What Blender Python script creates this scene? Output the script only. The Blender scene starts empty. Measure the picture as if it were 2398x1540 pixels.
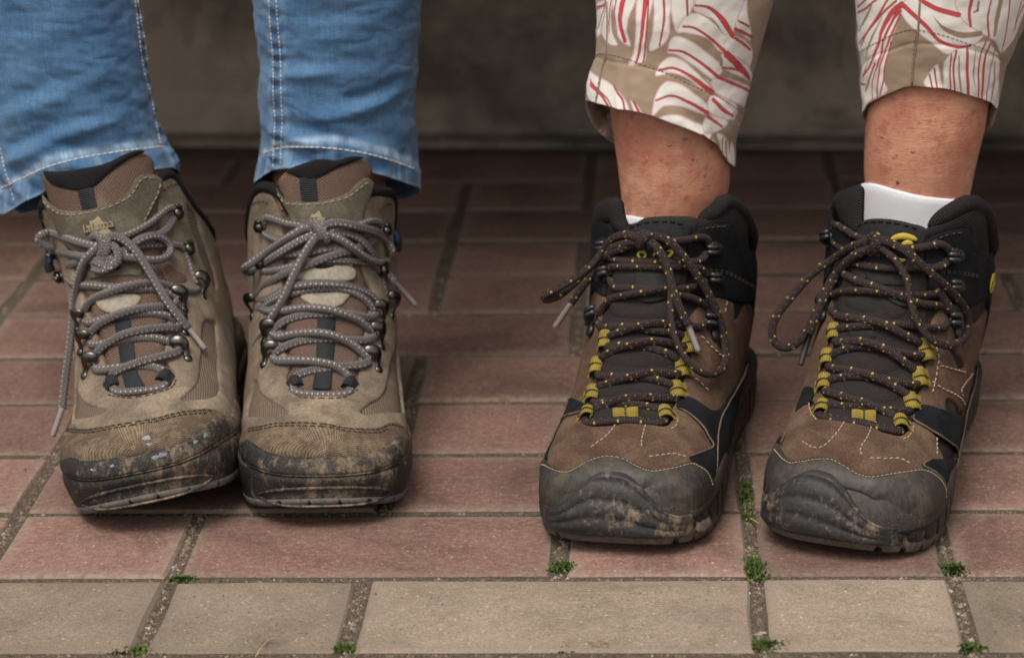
import bpy, math, random
import numpy as np
from mathutils import Vector, Matrix
from mathutils.bvhtree import BVHTree
from mathutils.geometry import delaunay_2d_cdt

scene = bpy.context.scene
COL = scene.collection
RAD = math.radians

# ------------------------------------------------------------------ camera, sky, sun, exposure
FPX, PITCH, YAW, ROLL, CAMH, CAMY = 6413.5, .28507, -.050845, -.021046, .52624, 1.33385
CAM = np.array([0., -CAMY, CAMH])
_fw = np.array([math.sin(YAW)*math.cos(PITCH), math.cos(YAW)*math.cos(PITCH), -math.sin(PITCH)])
_r = np.cross(_fw, [0, 0, 1]); _r /= np.linalg.norm(_r); _u = np.cross(_r, _fw)
RT = _r*math.cos(ROLL)+_u*math.sin(ROLL); UP = -_r*math.sin(ROLL)+_u*math.cos(ROLL); FW = _fw

cam_data = bpy.data.cameras.new('camera'); cam = bpy.data.objects.new('camera', cam_data); COL.objects.link(cam)
cam_data.sensor_width = 36; cam_data.lens = FPX/2398*36
cam_data.clip_start = .05; cam_data.clip_end = 200
M = Matrix(((RT[0], UP[0], -FW[0], CAM[0]), (RT[1], UP[1], -FW[1], CAM[1]), (RT[2], UP[2], -FW[2], CAM[2]), (0, 0, 0, 1)))
cam.matrix_world = M
cam_data.dof.use_dof = True; cam_data.dof.focus_distance = 1.45; cam_data.dof.aperture_fstop = 10
scene.camera = cam

SUN_EL, SUN_AZ = 62, 205           # soft light under a thin overcast, from above and behind the photographer
world = bpy.data.worlds.new("World"); scene.world = world; world.use_nodes = True
wn = world.node_tree.nodes; wl = world.node_tree.links
sky = wn.new('ShaderNodeTexSky'); sky.sky_type = 'NISHITA'; sky.sun_disc = False
sky.sun_elevation = RAD(SUN_EL); sky.sun_rotation = RAD(SUN_AZ); sky.dust_density = 4; sky.air_density = 1
hs = wn.new('ShaderNodeHueSaturation'); hs.inputs['Saturation'].default_value = .12
wl.new(sky.outputs[0], hs.inputs['Color'])
tint = wn.new('ShaderNodeMix'); tint.data_type = 'RGBA'; tint.blend_type = 'MULTIPLY'; tint.inputs[0].default_value = 1.
wl.new(hs.outputs[0], tint.inputs[6]); tint.inputs[7].default_value = (1., .965, .915, 1)      # thin warm cloud
bg = wn['Background']; wl.new(tint.outputs[2], bg.inputs[0]); bg.inputs[1].default_value = .12
sun_d = bpy.data.lights.new('sun', 'SUN'); sun = bpy.data.objects.new('sun', sun_d); COL.objects.link(sun)
sun_d.energy = 1.3; sun_d.angle = RAD(28); sun_d.color = (1, .93, .83)
sd = Vector((math.sin(RAD(SUN_AZ))*math.cos(RAD(SUN_EL)), math.cos(RAD(SUN_AZ))*math.cos(RAD(SUN_EL)), math.sin(RAD(SUN_EL))))
sun.rotation_euler = sd.to_track_quat('Z', 'Y').to_euler(); sun.location = (0, -2, 4)
vs = scene.view_settings
vs.view_transform = 'Standard'; vs.look = 'None'; vs.exposure = 0.68; vs.gamma = 1; vs.use_curve_mapping = False

# ------------------------------------------------------------------ surveying: photograph pixel (2398 wide) -> place
def ray(px, py):
    d = FW*FPX + RT*(px-1199) - UP*(py-770)
    return d/np.linalg.norm(d)
def on_y(px, py, Y):
    d = ray(px, py); return CAM + d*((Y-CAM[1])/d[1])
def on_z(px, py, Z=0.):
    d = ray(px, py); return CAM + d*((Z-CAM[2])/d[2])
def project(P):
    q = np.asarray(P)-CAM
    dep = q@FW
    return np.stack([1199+FPX*(q@RT)/dep, 770-FPX*(q@UP)/dep], -1)

# ------------------------------------------------------------------ small maths
def pchip(x, y):
    x = np.asarray(x, float); y = np.asarray(y, float)
    h = np.diff(x); d = np.diff(y)/h
    m = np.zeros_like(y)
    m[0], m[-1] = d[0], d[-1]
    for i in range(1, len(x)-1):
        if d[i-1]*d[i] > 0:
            w1, w2 = 2*h[i]+h[i-1], h[i]+2*h[i-1]
            m[i] = (w1+w2)/(w1/d[i-1]+w2/d[i])
    def f(t):
        t = np.asarray(t, float)
        i = np.clip(np.searchsorted(x, t)-1, 0, len(x)-2)
        s = (t-x[i])/h[i]
        h00 = 2*s**3-3*s**2+1; h10 = s**3-2*s**2+s; h01 = -2*s**3+3*s**2; h11 = s**3-s**2
        return h00*y[i]+h10*h[i]*m[i]+h01*y[i+1]+h11*h[i]*m[i+1]
    return f
def catmull(pts, n=8, closed=False):
    P = np.asarray(pts, float)
    if len(P) < 3 and not closed:
        return np.array([P[0]+(P[-1]-P[0])*t for t in np.linspace(0, 1, n+1)])
    out = []; N = len(P)
    segs = N if closed else N-1
    for i in range(segs):
        p1, p2 = P[i % N], P[(i+1) % N]
        p0 = P[(i-1) % N] if closed or i > 0 else 2*p1-p2
        p3 = P[(i+2) % N] if closed or i < N-2 else 2*p2-p1
        for k in range(n):
            t = k/n
            out.append(.5*((2*p1)+(-p0+p2)*t+(2*p0-5*p1+4*p2-p3)*t*t+(-p0+3*p1-3*p2+p3)*t**3))
    if not closed: out.append(P[-1])
    return np.array(out)
def resample(P, step, closed=False):
    P = np.asarray(P, float)
    if closed: P = np.vstack([P, P[:1]])
    d = np.r_[0, np.cumsum(np.linalg.norm(np.diff(P, axis=0), axis=1))]
    n = max(2, int(round(d[-1]/step)))
    t = np.linspace(0, d[-1], n+1)
    if closed: t = t[:-1]
    return np.stack([np.interp(t, d, P[:, k]) for k in range(P.shape[1])], -1)
def hash2(i, j, s=0):
    n = (i*374761393+j*668265263+s*1274126177) & 0xffffffff
    n = ((n ^ (n >> 13))*1274126177) & 0xffffffff
    return ((n ^ (n >> 16)) & 0xffff)/65535.
def vnoise(x, y, s=0):
    x = np.asarray(x, float); y = np.asarray(y, float)
    xi = np.floor(x).astype(np.int64); yi = np.floor(y).astype(np.int64)
    fx = x-xi; fy = y-yi; fx = fx*fx*(3-2*fx); fy = fy*fy*(3-2*fy)
    a = hash2(xi, yi, s); b = hash2(xi+1, yi, s); c = hash2(xi, yi+1, s); d = hash2(xi+1, yi+1, s)
    return (a*(1-fx)+b*fx)*(1-fy)+(c*(1-fx)+d*fx)*fy
def fbm(x, y, o=3, s=0):
    return sum((vnoise(x*2**k, y*2**k, s+k)-.5)/2**k for k in range(o))
def inside(poly, pts):
    x, y = pts[:, 0], pts[:, 1]; c = np.zeros(len(pts), bool)
    n = len(poly); j = n-1
    for i in range(n):
        xi, yi = poly[i]; xj, yj = poly[j]
        if yi != yj:
            c ^= ((yi > y) != (yj > y)) & (x < (xj-xi)*(y-yi)/(yj-yi)+xi)
        j = i
    return c
def dist_poly(poly, pts, closed=True):
    P = np.asarray(poly); Q = np.roll(P, -1, 0) if closed else P[1:]
    if not closed: P = P[:-1]
    best = np.full(len(pts), 1e9)
    for a, b in zip(P, Q):
        ab = b-a; L = ab@ab
        t = np.clip(((pts-a)@ab)/max(L, 1e-12), 0, 1)
        d = np.linalg.norm(pts-a-t[:, None]*ab, axis=1)
        best = np.minimum(best, d)
    return best

# ------------------------------------------------------------------ objects
def new_obj(name, mesh, mat=None, parent=None, kind=None):
    o = bpy.data.objects.new(name, mesh); COL.objects.link(o)
    if mat and not mesh.materials: mesh.materials.append(mat)
    if parent: o.parent = parent
    if kind: o['kind'] = kind
    return o
def empty(name, loc, label, cat, group=None):
    o = bpy.data.objects.new(name, None); COL.objects.link(o); o.location = loc
    o.empty_display_size = .05
    o['label'] = label; o['category'] = cat
    if group: o['group'] = group
    return o
def origin_of(o):
    p = np.zeros(3)
    while o is not None:
        p += np.array(o.location); o = o.parent
    return p
def mesh_obj(name, V, F, mat, parent=None, uv=None, smooth=True, kind=None, attrs=None, loc=None):
    """V in world metres; stored relative to the parent's base."""
    V = np.asarray(V, float)
    org = origin_of(parent) if parent else np.zeros(3)
    if loc is not None: org = org+np.asarray(loc)
    me = bpy.data.meshes.new(name)
    me.from_pydata((V-org).tolist(), [], [list(map(int, f)) for f in F])
    if smooth:
        me.polygons.foreach_set('use_smooth', [True]*len(me.polygons))
    if uv is not None:
        ul = me.uv_layers.new(name='uv')
        li = np.zeros(len(me.loops), int); me.loops.foreach_get('vertex_index', li)
        ul.data.foreach_set('uv', np.asarray(uv, float)[li].ravel())
    if attrs:
        for k, a in attrs.items():
            at = me.color_attributes.new(k, 'FLOAT_COLOR', 'POINT')
            at.data.foreach_set('color', np.asarray(a, float).ravel())
    me.update()
    o = new_obj(name, me, mat, parent, kind)
    if loc is not None: o.location = loc
    return o
def grid_faces(nu, nv, wrap=False):
    F = []
    for i in range(nu-1):
        for j in range(nv if wrap else nv-1):
            k = (j+1) % nv
            F.append((i*nv+j, i*nv+k, (i+1)*nv+k, (i+1)*nv+j))
    return F
def tube(P, r, n=10, flat=1., cap=True, up=None):
    """swept tube -> V,F,UV (u along in mm, v around 0..1); r scalar or array"""
    P = np.asarray(P, float); N = len(P)
    r = np.full(N, r) if np.isscalar(r) else np.asarray(r)
    T = np.gradient(P, axis=0); T /= np.linalg.norm(T, axis=1)[:, None]+1e-12
    a = np.array([0, -1., .4]) if up is None else np.asarray(up, float)
    V = []; UV = []
    L = np.r_[0, np.cumsum(np.linalg.norm(np.diff(P, axis=0), axis=1))]*1000
    nrm = None
    for i in range(N):
        if nrm is None:
            nrm = a-T[i]*(a@T[i])
            if np.linalg.norm(nrm) < 1e-3: nrm = np.array([1., 0, 0])-T[i]*T[i][0]
        else:
            nrm = nrm-T[i]*(nrm@T[i])
        nrm = nrm/np.linalg.norm(nrm); b = np.cross(T[i], nrm)
        for j in range(n):
            t = 2*math.pi*j/n
            V.append(P[i]+r[i]*(nrm*math.cos(t)*flat+b*math.sin(t))); UV.append((L[i], j/n))
    F = grid_faces(N, n, True)
    if cap:
        F.append(tuple(range(n))[::-1]); F.append(tuple((N-1)*n+j for j in range(n)))
    return np.array(V), F, np.array(UV)
class Acc:
    """collects pieces of ONE part"""
    def __init__(s): s.V = []; s.F = []; s.U = []; s.n = 0
    def add(s, V, F, UV=None):
        s.V.append(np.asarray(V, float)); s.F += [tuple(i+s.n for i in f) for f in F]
        s.U.append(np.zeros((len(V), 2)) if UV is None else np.asarray(UV)); s.n += len(V)
    def build(s, name, mat, parent=None, **k):
        return mesh_obj(name, np.vstack(s.V), s.F, mat, parent, uv=np.vstack(s.U), **k)
def box(c, ax, ay, az, sx, sy, sz, bev=.15):
    """chamfered block in a frame (ax, ay, az), half sizes sx.."""
    V = []; F = []
    c = np.asarray(c, float); b = bev*min(sx, sy, sz)
    lv = [(-sz, sx-b, sy-b), (-sz+b, sx, sy), (sz-b, sx, sy), (sz, sx-b, sy-b)]
    for z, x, y in lv:
        for a, d in ((-1, -1), (1, -1), (1, 1), (-1, 1)):
            V.append(c+ax*x*a+ay*y*d+az*z)
    F = grid_faces(4, 4, True)+[(3, 2, 1, 0), (12, 13, 14, 15)]
    return np.array(V), F
def ball(c, r, n=8, m=6, sc=(1, 1, 1), fr=None):
    V = []; fr = np.eye(3) if fr is None else fr
    for i in range(m+1):
        t = math.pi*i/m
        for j in range(n):
            p = 2*math.pi*j/n
            l = np.array([math.sin(t)*math.cos(p)*sc[0], math.sin(t)*math.sin(p)*sc[1], math.cos(t)*sc[2]])*r
            V.append(np.asarray(c)+l[0]*fr[0]+l[1]*fr[1]+l[2]*fr[2])
    return np.array(V), grid_faces(m+1, n, True)
# ------------------------------------------------------------------ boot form: sections fanned from the toe up the shaft (millimetres)
# each row: instep point (y,z), sole/heel point (y,z), half width, height of the widest place (0 instep .. 1 sole), squareness top, bottom, sideways shift
FORM_TAUPE = [
 (3, 37, 4, 26, 9, .55, 2.2, 2.4, 0),
 (7, 41, 6, 25, 22, .55, 2.4, 2.4, 0),
 (14, 44.5, 11, 22, 33, .55, 2.5, 2.5, 0),
 (25, 47, 20, 19, 40.5, .56, 2.5, 2.6, 0),
 (42, 51, 40, 16, 45, .6, 2.4, 2.6, 0),
 (70, 58.5, 78, 14, 45.5, .64, 2.2, 2.8, 0),
 (88, 72, 120, 14, 44.5, .62, 2.1, 2.6, 0),
 (104, 90, 170, 14, 43, .58, 2.1, 2.5, 0),
 (119, 110, 226, 16, 42.5, .52, 2.1, 2.3, 0),
 (131, 130, 275, 34, 42.5, .48, 2.1, 2.2, 0),
 (139, 149, 283, 72, 43, .46, 2.2, 2.1, 0),
 (143, 161, 279, 112, 43.5, .45, 2.3, 2.1, 0),
 (146, 172, 274, 145, 43.5, .45, 2.3, 2.1, 0),
 (150, 190, 260, 170, 42.5, .45, 2.3, 2.1, 0),
 (153, 206, 258, 195, 41, .45, 2.3, 2.1, 0)]
FORM_BROWN = [
 (1, 33, 2, 20, 10, .55, 2.2, 2.4, 0),
 (4, 39, 3, 16, 24, .56, 2.3, 2.5, 0),
 (10, 44, 7, 13, 35, .57, 2.4, 2.5, 0),
 (21, 48.5, 16, 12, 42.5, .58, 2.4, 2.6, 0),
 (40, 54, 38, 12, 46, .62, 2.3, 2.7, 0),
 (68, 61, 76, 12, 47, .66, 2.2, 2.8, 0),
 (86, 75, 120, 14, 46, .64, 2.1, 2.6, 0),
 (102, 93, 170, 14, 45, .58, 2.1, 2.5, 0),
 (117, 113, 226, 16, 45, .52, 2.1, 2.3, 0),
 (129, 133, 275, 34, 46, .48, 2.1, 2.2, 0),
 (136, 150, 283, 72, 47, .46, 2.2, 2.1, 0),
 (140, 161, 280, 112, 47, .45, 2.3, 2.1, 0),
 (143, 170, 276, 142, 46.5, .45, 2.3, 2.1, 0),
 (147, 184, 264, 166, 45, .45, 2.3, 2.1, 0),
 (150, 198, 262, 186, 43, .45, 2.3, 2.1, 0)]
SOLE_OUT = [(0, -6), (14, -5.2), (25, -2.2), (34.5, 5), (42, 16), (47, 31), (49.5, 52), (49, 80), (45, 115), (41, 155), (39, 200), (40, 238), (37, 264), (26, 282), (0, 290)]

SOLE_BROWN = [(0, -6), (14, -5.4), (26, -2.8), (36, 3.5), (44, 14), (49, 30), (51, 52), (50, 80), (47, 115), (44, 155), (43, 200), (45, 238), (42, 266), (29, 284), (0, 291)]
class Form:
    def __init__(s, table, lean=0.):
        n = len(table); T = np.array(table, float)
        # arc length along the instep line gives u
        d = np.r_[0, np.cumsum(np.hypot(np.diff(T[:, 0]), np.diff(T[:, 1])))]
        s.L = d[-1]; s.ku = d/d[-1]
        s.f = [pchip(s.ku, T[:, k]) for k in range(9)]
        s.lean = lean
    def S(s, u, v):
        u = np.clip(np.asarray(u, float), 0, 1); v = np.asarray(v, float)
        ty, tz, by, bz, w, m, p, q, cx = [f(u) for f in s.f]
        c = np.abs(np.cos(v)); sn = np.abs(np.sin(v)); top = np.cos(v) >= 0
        e = np.where(top, p, q)
        cc = np.power(np.maximum(c, 1e-9), 2/e); ss = np.power(np.maximum(sn, 1e-9), 2/e)
        a = np.where(top, m*(1-cc), m+(1-m)*cc)
        x = w*ss*np.sign(np.sin(v))+cx
        y = ty+(by-ty)*a; z = tz+(bz-tz)*a
        x = x+s.lean*np.clip(z-40, 0, None)
        # slight handmade unevenness
        return np.stack([x, y, z], -1)
def rotz(a):
    c, s = math.cos(a), math.sin(a); return np.array([[c, -s, 0], [s, c, 0], [0, 0, 1]])
def roty(a):
    c, s = math.cos(a), math.sin(a); return np.array([[c, 0, s], [0, 1, 0], [-s, 0, c]])
def rotx(a):
    c, s = math.cos(a), math.sin(a); return np.array([[1, 0, 0], [0, c, -s], [0, s, c]])
def to_world(b, P):
    """boot millimetres -> world metres; the boot rolls about the point `piv` of its own sole that rests on the paving"""
    R = rotz(RAD(b['yaw']))@roty(RAD(b['roll']))@rotx(RAD(b.get('pit', 0)))
    piv = np.array(b['piv'], float)
    P = (np.asarray(P, float)*np.array([b.get('sx', 1), b.get('sy', 1), b.get('sz', 1)])-piv)@R.T
    return P*.001+np.array(b['at'])
BOOTS = {
 'A': dict(form=FORM_TAUPE, yaw=4, roll=-10.5, lean=-.085, piv=(-44, 25, 4), at=tuple(on_z(182, 1207, .003)), spring=13, randtop=42, sw=.98, sole=SOLE_OUT),
 'B': dict(form=FORM_TAUPE, yaw=6.3, roll=1, piv=(0, 0, 0), at=tuple(on_z(762, 1231, 0)), spring=13, randtop=42, sw=.97, sole=SOLE_OUT),
 'C': dict(form=FORM_BROWN, yaw=-9.5, roll=0, piv=(0, 0, 0), at=tuple(on_z(1443, 1290, 0)), spring=6, randtop=20, sw=.97, sx=.97, sole=SOLE_BROWN),
 'D': dict(form=FORM_BROWN, yaw=-13, roll=4, piv=(44, 30, 2), at=tuple(on_z(2180, 1272, .0)), spring=6, randtop=20, sw=.97, sx=.98, sole=SOLE_BROWN),
}
# ------------------------------------------------------------------ materials
class N:
    def __init__(s, name, rough=.8, spec=.3, metal=0.):
        s.m = bpy.data.materials.new(name); s.m.use_nodes = True
        s.t = s.m.node_tree; s.b = s.t.nodes['Principled BSDF']
        s.b.inputs['Roughness'].default_value = rough; s.b.inputs['Specular IOR Level'].default_value = spec
        s.b.inputs['Metallic'].default_value = metal
        s._uv = s._ob = None
    def n(s, kind, **k):
        x = s.t.nodes.new(kind)
        for a, v in k.items(): setattr(x, a, v)
        return x
    def put(s, sock, v):
        if hasattr(v, 'node') and hasattr(v, 'is_linked'): s.t.links.new(v, sock)
        elif isinstance(v, (tuple, list)) and len(v) == 3 and sock.type == 'RGBA': sock.default_value = (*v, 1)
        else: sock.default_value = v
    def uv(s):
        if s._uv is None: s._uv = s.n('ShaderNodeUVMap', uv_map='uv').outputs[0]
        return s._uv
    def ob(s):
        if s._ob is None: s._ob = s.n('ShaderNodeTexCoord').outputs['Object']
        return s._ob
    def sc(s, v, x, y=None, z=None):
        y = x if y is None else y; z = x if z is None else z
        q = s.n('ShaderNodeVectorMath', operation='MULTIPLY'); s.put(q.inputs[0], v); q.inputs[1].default_value = (x, y, z)
        return q.outputs[0]
    def noise(s, scale, detail=4, rough=.6, vec=None, dist=0.):
        q = s.n('ShaderNodeTexNoise'); s.put(q.inputs['Vector'], vec if vec is not None else s.ob())
        q.inputs['Scale'].default_value = scale; q.inputs['Detail'].default_value = detail
        q.inputs['Roughness'].default_value = rough; q.inputs['Distortion'].default_value = dist
        return q.outputs[0]
    def voro(s, scale, vec=None, feat='F1', out=0, rnd=1.):
        q = s.n('ShaderNodeTexVoronoi', feature=feat); s.put(q.inputs['Vector'], vec if vec is not None else s.ob())
        q.inputs['Scale'].default_value = scale; q.inputs['Randomness'].default_value = rnd
        return q.outputs[out]
    def ramp(s, f, stops, ease='LINEAR'):
        q = s.n('ShaderNodeValToRGB'); s.put(q.inputs[0], f); r = q.color_ramp; r.interpolation = ease
        while len(r.elements) < len(stops): r.elements.new(.5)
        for e, (p, c) in zip(r.elements, stops):
            e.position = p; e.color = (c, c, c, 1) if not isinstance(c, tuple) else (*c, 1)
        return q.outputs[0]
    def mix(s, f, a, b, mode='MIX'):
        q = s.n('ShaderNodeMix', data_type='RGBA', blend_type=mode)
        s.put(q.inputs[0], f); s.put(q.inputs[6], a); s.put(q.inputs[7], b)
        return q.outputs[2]
    def math(s, op, a, b=0., c=0.):
        q = s.n('ShaderNodeMath', operation=op); s.put(q.inputs[0], a); s.put(q.inputs[1], b)
        if op in ('MULTIPLY_ADD',): s.put(q.inputs[2], c)
        return q.outputs[0]
    def sep(s, v):
        q = s.n('ShaderNodeSeparateXYZ'); s.put(q.inputs[0], v); return q.outputs
    def attr(s, name):
        return s.n('ShaderNodeAttribute', attribute_name=name).outputs['Color']
    def rnd(s):
        return s.n('ShaderNodeObjectInfo').outputs['Random']
    def col(s, v): s.put(s.b.inputs['Base Color'], v); return s
    def rough(s, v): s.put(s.b.inputs['Roughness'], v); return s
    def bump(s, h, dist=.001, strength=1.):
        q = s.n('ShaderNodeBump'); s.put(q.inputs['Height'], h); q.inputs['Distance'].default_value = dist
        q.inputs['Strength'].default_value = strength
        old = s.b.inputs['Normal'].links
        if old: s.t.links.new(old[0].from_socket, q.inputs['Normal'])
        s.t.links.new(q.outputs[0], s.b.inputs['Normal']); return s
    def sheen(s, w, c=(1, 1, 1), r=.5):
        s.b.inputs['Sheen Weight'].default_value = w; s.b.inputs['Sheen Tint'].default_value = (*c, 1)
        s.b.inputs['Sheen Roughness'].default_value = r; return s

def sin_uv(n, pu, pv, mode='MULTIPLY', ang=0.):
    """woven relief from the cloth coordinates in mm"""
    x, y, z = n.sep(n.uv())
    if ang:
        ca, sa = math.cos(ang), math.sin(ang)
        x2 = n.math('ADD', n.math('MULTIPLY', x, ca), n.math('MULTIPLY', y, sa))
        y = n.math('SUBTRACT', n.math('MULTIPLY', y, ca), n.math('MULTIPLY', x, sa)); x = x2
    a = n.math('SINE', n.math('MULTIPLY', x, 2*math.pi/pu)); b = n.math('SINE', n.math('MULTIPLY', y, 2*math.pi/pv))
    return n.math('MULTIPLY_ADD', n.math(mode, a, b), .5, .5)

def suede(name, c0, c1, dust, dust_amt, scale=1.):
    n = N(name, .95, .12)
    f = n.noise(55*scale, 5, .65); g = n.noise(900, 3, .8); d = n.noise(28, 5, .7)
    c = n.mix(n.ramp(f, [(.32, 0.), (.68, 1.)]), c0, c1)
    c = n.mix(n.ramp(d, [(.62-dust_amt, 0.), (.86-dust_amt*.5, 1.)]), c, dust)
    gr = n.noise(19, 5, .7, None, .6)
    c = n.mix(n.ramp(gr, [(.34, .6), (.5, 0.)]), c, tuple(q*.62 for q in c0))
    c = n.mix(.75, c, n.ramp(g, [(.3, .45), (.7, 1.5)]), 'MULTIPLY')
    n.col(c).bump(g, .0005, .7).bump(f, .0012, .35).sheen(.25, c1)
    return n.m
def woven(name, c0, c1, pu, pv, rough=.85, dust=None, amt=.3, ang=0., dist=.0007):
    n = N(name, rough, .2)
    w = sin_uv(n, pu, pv, ang=ang); f = n.noise(40, 4)
    c = n.mix(w, c0, c1)
    c = n.mix(.5, c, n.ramp(n.noise(1100, 2, .8), [(.3, .5), (.7, 1.45)]), 'MULTIPLY')
    if dust:
        c = n.mix(n.ramp(f, [(.75-amt, 0.), (1.-amt*.5, .9)]), c, dust)
    n.col(c).bump(w, dist, .9)
    return n.m
def rubber(name, c, dust, amt, rough=.6, crack=True, mud=None):
    n = N(name, rough, .2)
    o = n.sc(n.ob(), 1.3, 1.3, .9)
    f = n.noise(115, 7, .8, o, .3); g = n.noise(420, 4, .75); big = n.noise(14, 3)
    m = n.ramp(n.math('ADD', f, n.math('MULTIPLY', n.math('SUBTRACT', big, .5), .5)), [(.64-amt, 0.), (.76-amt*.7, 1.)])
    m = n.math('MULTIPLY', m, n.ramp(g, [(.25, .35), (.6, 1.)]))
    cc = n.mix(n.ramp(g, [(.35, 0.), (.75, .7)]), c, tuple(x*2.2+.01 for x in c))
    cc = n.mix(m, cc, dust)
    if crack:
        v = n.voro(420, n.sc(n.ob(), 1, 1, 3.), 'DISTANCE_TO_EDGE')
        k = n.ramp(v, [(.0, 0.), (.18, 1.)])
        cc = n.mix(n.math('MULTIPLY', n.math('SUBTRACT', 1., k), n.ramp(big, [(.4, 0.), (.65, .75)])), cc, tuple(x*.45 for x in dust))
        n.bump(k, .0004, .6)
    n.col(cc).bump(g, .0005, .6).rough(n.math('MULTIPLY_ADD', m, .35, rough-.1))
    return n.m
def plain(name, c, rough=.6, spec=.3, metal=0., grain=.25, gs=700):
    n = N(name, rough, spec, metal)
    g = n.noise(gs, 3, .7)
    n.col(n.mix(1., c, n.ramp(g, [(.25, 1-grain), (.75, 1+grain)]), 'MULTIPLY')).bump(g, .0002, .4)
    return n.m
def lace_mat(name, base, dark, fleck, period, fw, nrow, fh):
    n = N(name, .85, .2)
    x, y, z = n.sep(n.uv())       # x mm along, y 0..1 around
    # herringbone braid
    yr = n.math('MULTIPLY', y, float(nrow)); yy = n.math('MULTIPLY', y, 6.)
    tri = n.math('ABSOLUTE', n.math('SUBTRACT', n.math('FRACT', yy), .5))
    ph = n.math('ADD', n.math('MULTIPLY', x, 1/1.5), n.math('MULTIPLY', tri, 1.2))
    br = n.math('MULTIPLY_ADD', n.math('SINE', n.math('MULTIPLY', ph, 2*math.pi)), .5, .5)
    c = n.mix(br, dark, base)
    # flecks sit in offset rows
    row = n.math('FLOOR', yr)
    off = n.math('MULTIPLY', row, .5 if nrow == 6 else .37)
    fx = n.math('FRACT', n.math('ADD', n.math('MULTIPLY', x, 1/period), off))
    fy = n.math('ABSOLUTE', n.math('SUBTRACT', n.math('FRACT', yr), .5))
    m = n.math('MULTIPLY', n.math('LESS_THAN', fx, fw), n.math('LESS_THAN', fy, fh))
    c = n.mix(m, c, fleck)
    c = n.mix(.5, c, n.ramp(n.noise(1500, 2, .7), [(.3, .6), (.7, 1.4)]), 'MULTIPLY')
    n.col(c).bump(br, .0004, .8)
    return n.m

DUST = (.30, .205, .115); MUD = (.30, .205, .13)
MT = {}
MT['suede_t'] = suede('taupe_suede', (.115, .090, .067), (.21, .165, .123), (.30, .235, .168), .15)
MT['suede_g'] = suede('tongue_suede', (.075, .064, .048), (.128, .112, .085), (.17, .14, .105), .0)
MT['mesh_t'] = woven('brown_mesh', (.045, .028, .022), (.19, .122, .094), 1.9, 1.7, dust=(.25, .18, .13), amt=.2)
MT['mesh_side'] = woven('dusty_side_mesh', (.04, .03, .024), (.22, .165, .122), 2.5, 2.5, dust=(.26, .195, .14), amt=.16, ang=.78)
MT['knit_black'] = woven('black_knit', (.003, .003, .0035), (.017, .0155, .017), 1.5, 2.6, .9)
MT['web_black'] = woven('black_webbing', (.006, .007, .009), (.035, .036, .04), 1.3, 30, .8, dust=(.12, .09, .06), amt=.12)
n = N('toe_fabric', .9, .15)
w = sin_uv(n, 2.1, 1.9, ang=.6); f = n.noise(30, 5, .7); g = n.noise(800, 3, .8); st = n.noise(240, 4, .7, n.sc(n.ob(), 1, 1, .35))
c = n.mix(w, (.045, .032, .024), (.18, .127, .088))
c = n.mix(n.math('MULTIPLY', n.ramp(n.math('ADD', f, n.math('MULTIPLY', n.math('SUBTRACT', st, .5), .7)), [(.4, 0.), (.62, .9)]), n.math('MULTIPLY_ADD', w, .8, .2)), c, (.31, .232, .152))
n.col(n.mix(.6, c, n.ramp(g, [(.3, .5), (.7, 1.45)]), 'MULTIPLY')).bump(w, .0008, .9); MT['toe_fabric'] = n.m
MT['rand'] = rubber('dusty_rand_rubber', (.016, .015, .015), (.26, .20, .14), .16, .65)
MT['midsole'] = rubber('muddy_midsole', (.012, .012, .013), (.25, .19, .135), .13, .6)
MT['outsole'] = rubber('grey_tread', (.075, .072, .07), (.17, .13, .095), .12, .6, False)
MT['groove'] = rubber('tan_groove', (.02, .018, .016), (.27, .20, .135), .2, .8, False)
n = N('gunmetal', .28, .5, 1.); g = n.noise(300, 3); n.col(n.mix(g, (.035, .032, .03), (.15, .14, .13))).rough(n.math('MULTIPLY_ADD', g, .25, .14)); MT['metal'] = n.m
MT['lace_t'] = lace_mat('grey_flecked_lace', (.165, .145, .142), (.075, .065, .066), (.45, .41, .385), 2.9, .28, 6, .17)
MT['lace_b'] = lace_mat('brown_flecked_lace', (.05, .034, .034), (.016, .011, .012), (.36, .26, .06), 13., .085, 4, .24)
MT['aglet_t'] = plain('worn_aglet', (.2, .172, .165), .6)
MT['aglet_b'] = plain('clear_aglet', (.2, .16, .14), .35, .5)
MT['aglet_d'] = plain('dark_aglet', (.05, .038, .034), .35, .5)
MT['logo'] = plain('moulded_badge', (.23, .19, .115), .6)
MT['logo_dark'] = plain('badge_dark_outline', (.045, .036, .025), .8)  # dark letters set under the tan ones as their outline
MT['patch_g'] = plain('worn_patch_leather', (.24, .21, .165), .7, .3, 0, .3, 300)
MT['thread_t'] = plain('tan_thread', (.3, .24, .16), .8)
MT['thread_d'] = plain('dark_thread', (.05, .036, .024), .8)
MT['suede_b'] = suede('brown_suede', (.062, .037, .026), (.112, .069, .048), (.155, .098, .07), .12)
MT['suede_k'] = suede('black_suede', (.004, .0045, .006), (.014, .015, .018), (.06, .06, .058), -.12)
MT['mesh_k'] = woven('black_mesh', (.006, .005, .005), (.045, .037, .036), 1.5, 1.5, .85, dust=(.10, .075, .055), amt=.18)
MT['collar_k'] = woven('plum_black_collar', (.004, .0035, .004), (.028, .021, .025), 1.4, 2.2, .85)
MT['leather_k'] = rubber('black_leather', (.007, .007, .008), (.07, .068, .066), -.06, .78, False)
n = N('toe_rubber', .5, .35)
f = n.noise(35, 5, .7); st = n.noise(500, 3, .7, n.sc(n.ob(), 1, 1, .12)); g = n.noise(900, 3, .7)
c = n.mix(n.ramp(st, [(.3, 0.), (.7, 1.)]), (.017, .014, .0125), (.048, .040, .034))
c = n.mix(n.ramp(f, [(.52, 0.), (.75, .55)]), c, (.17, .115, .072))
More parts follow.
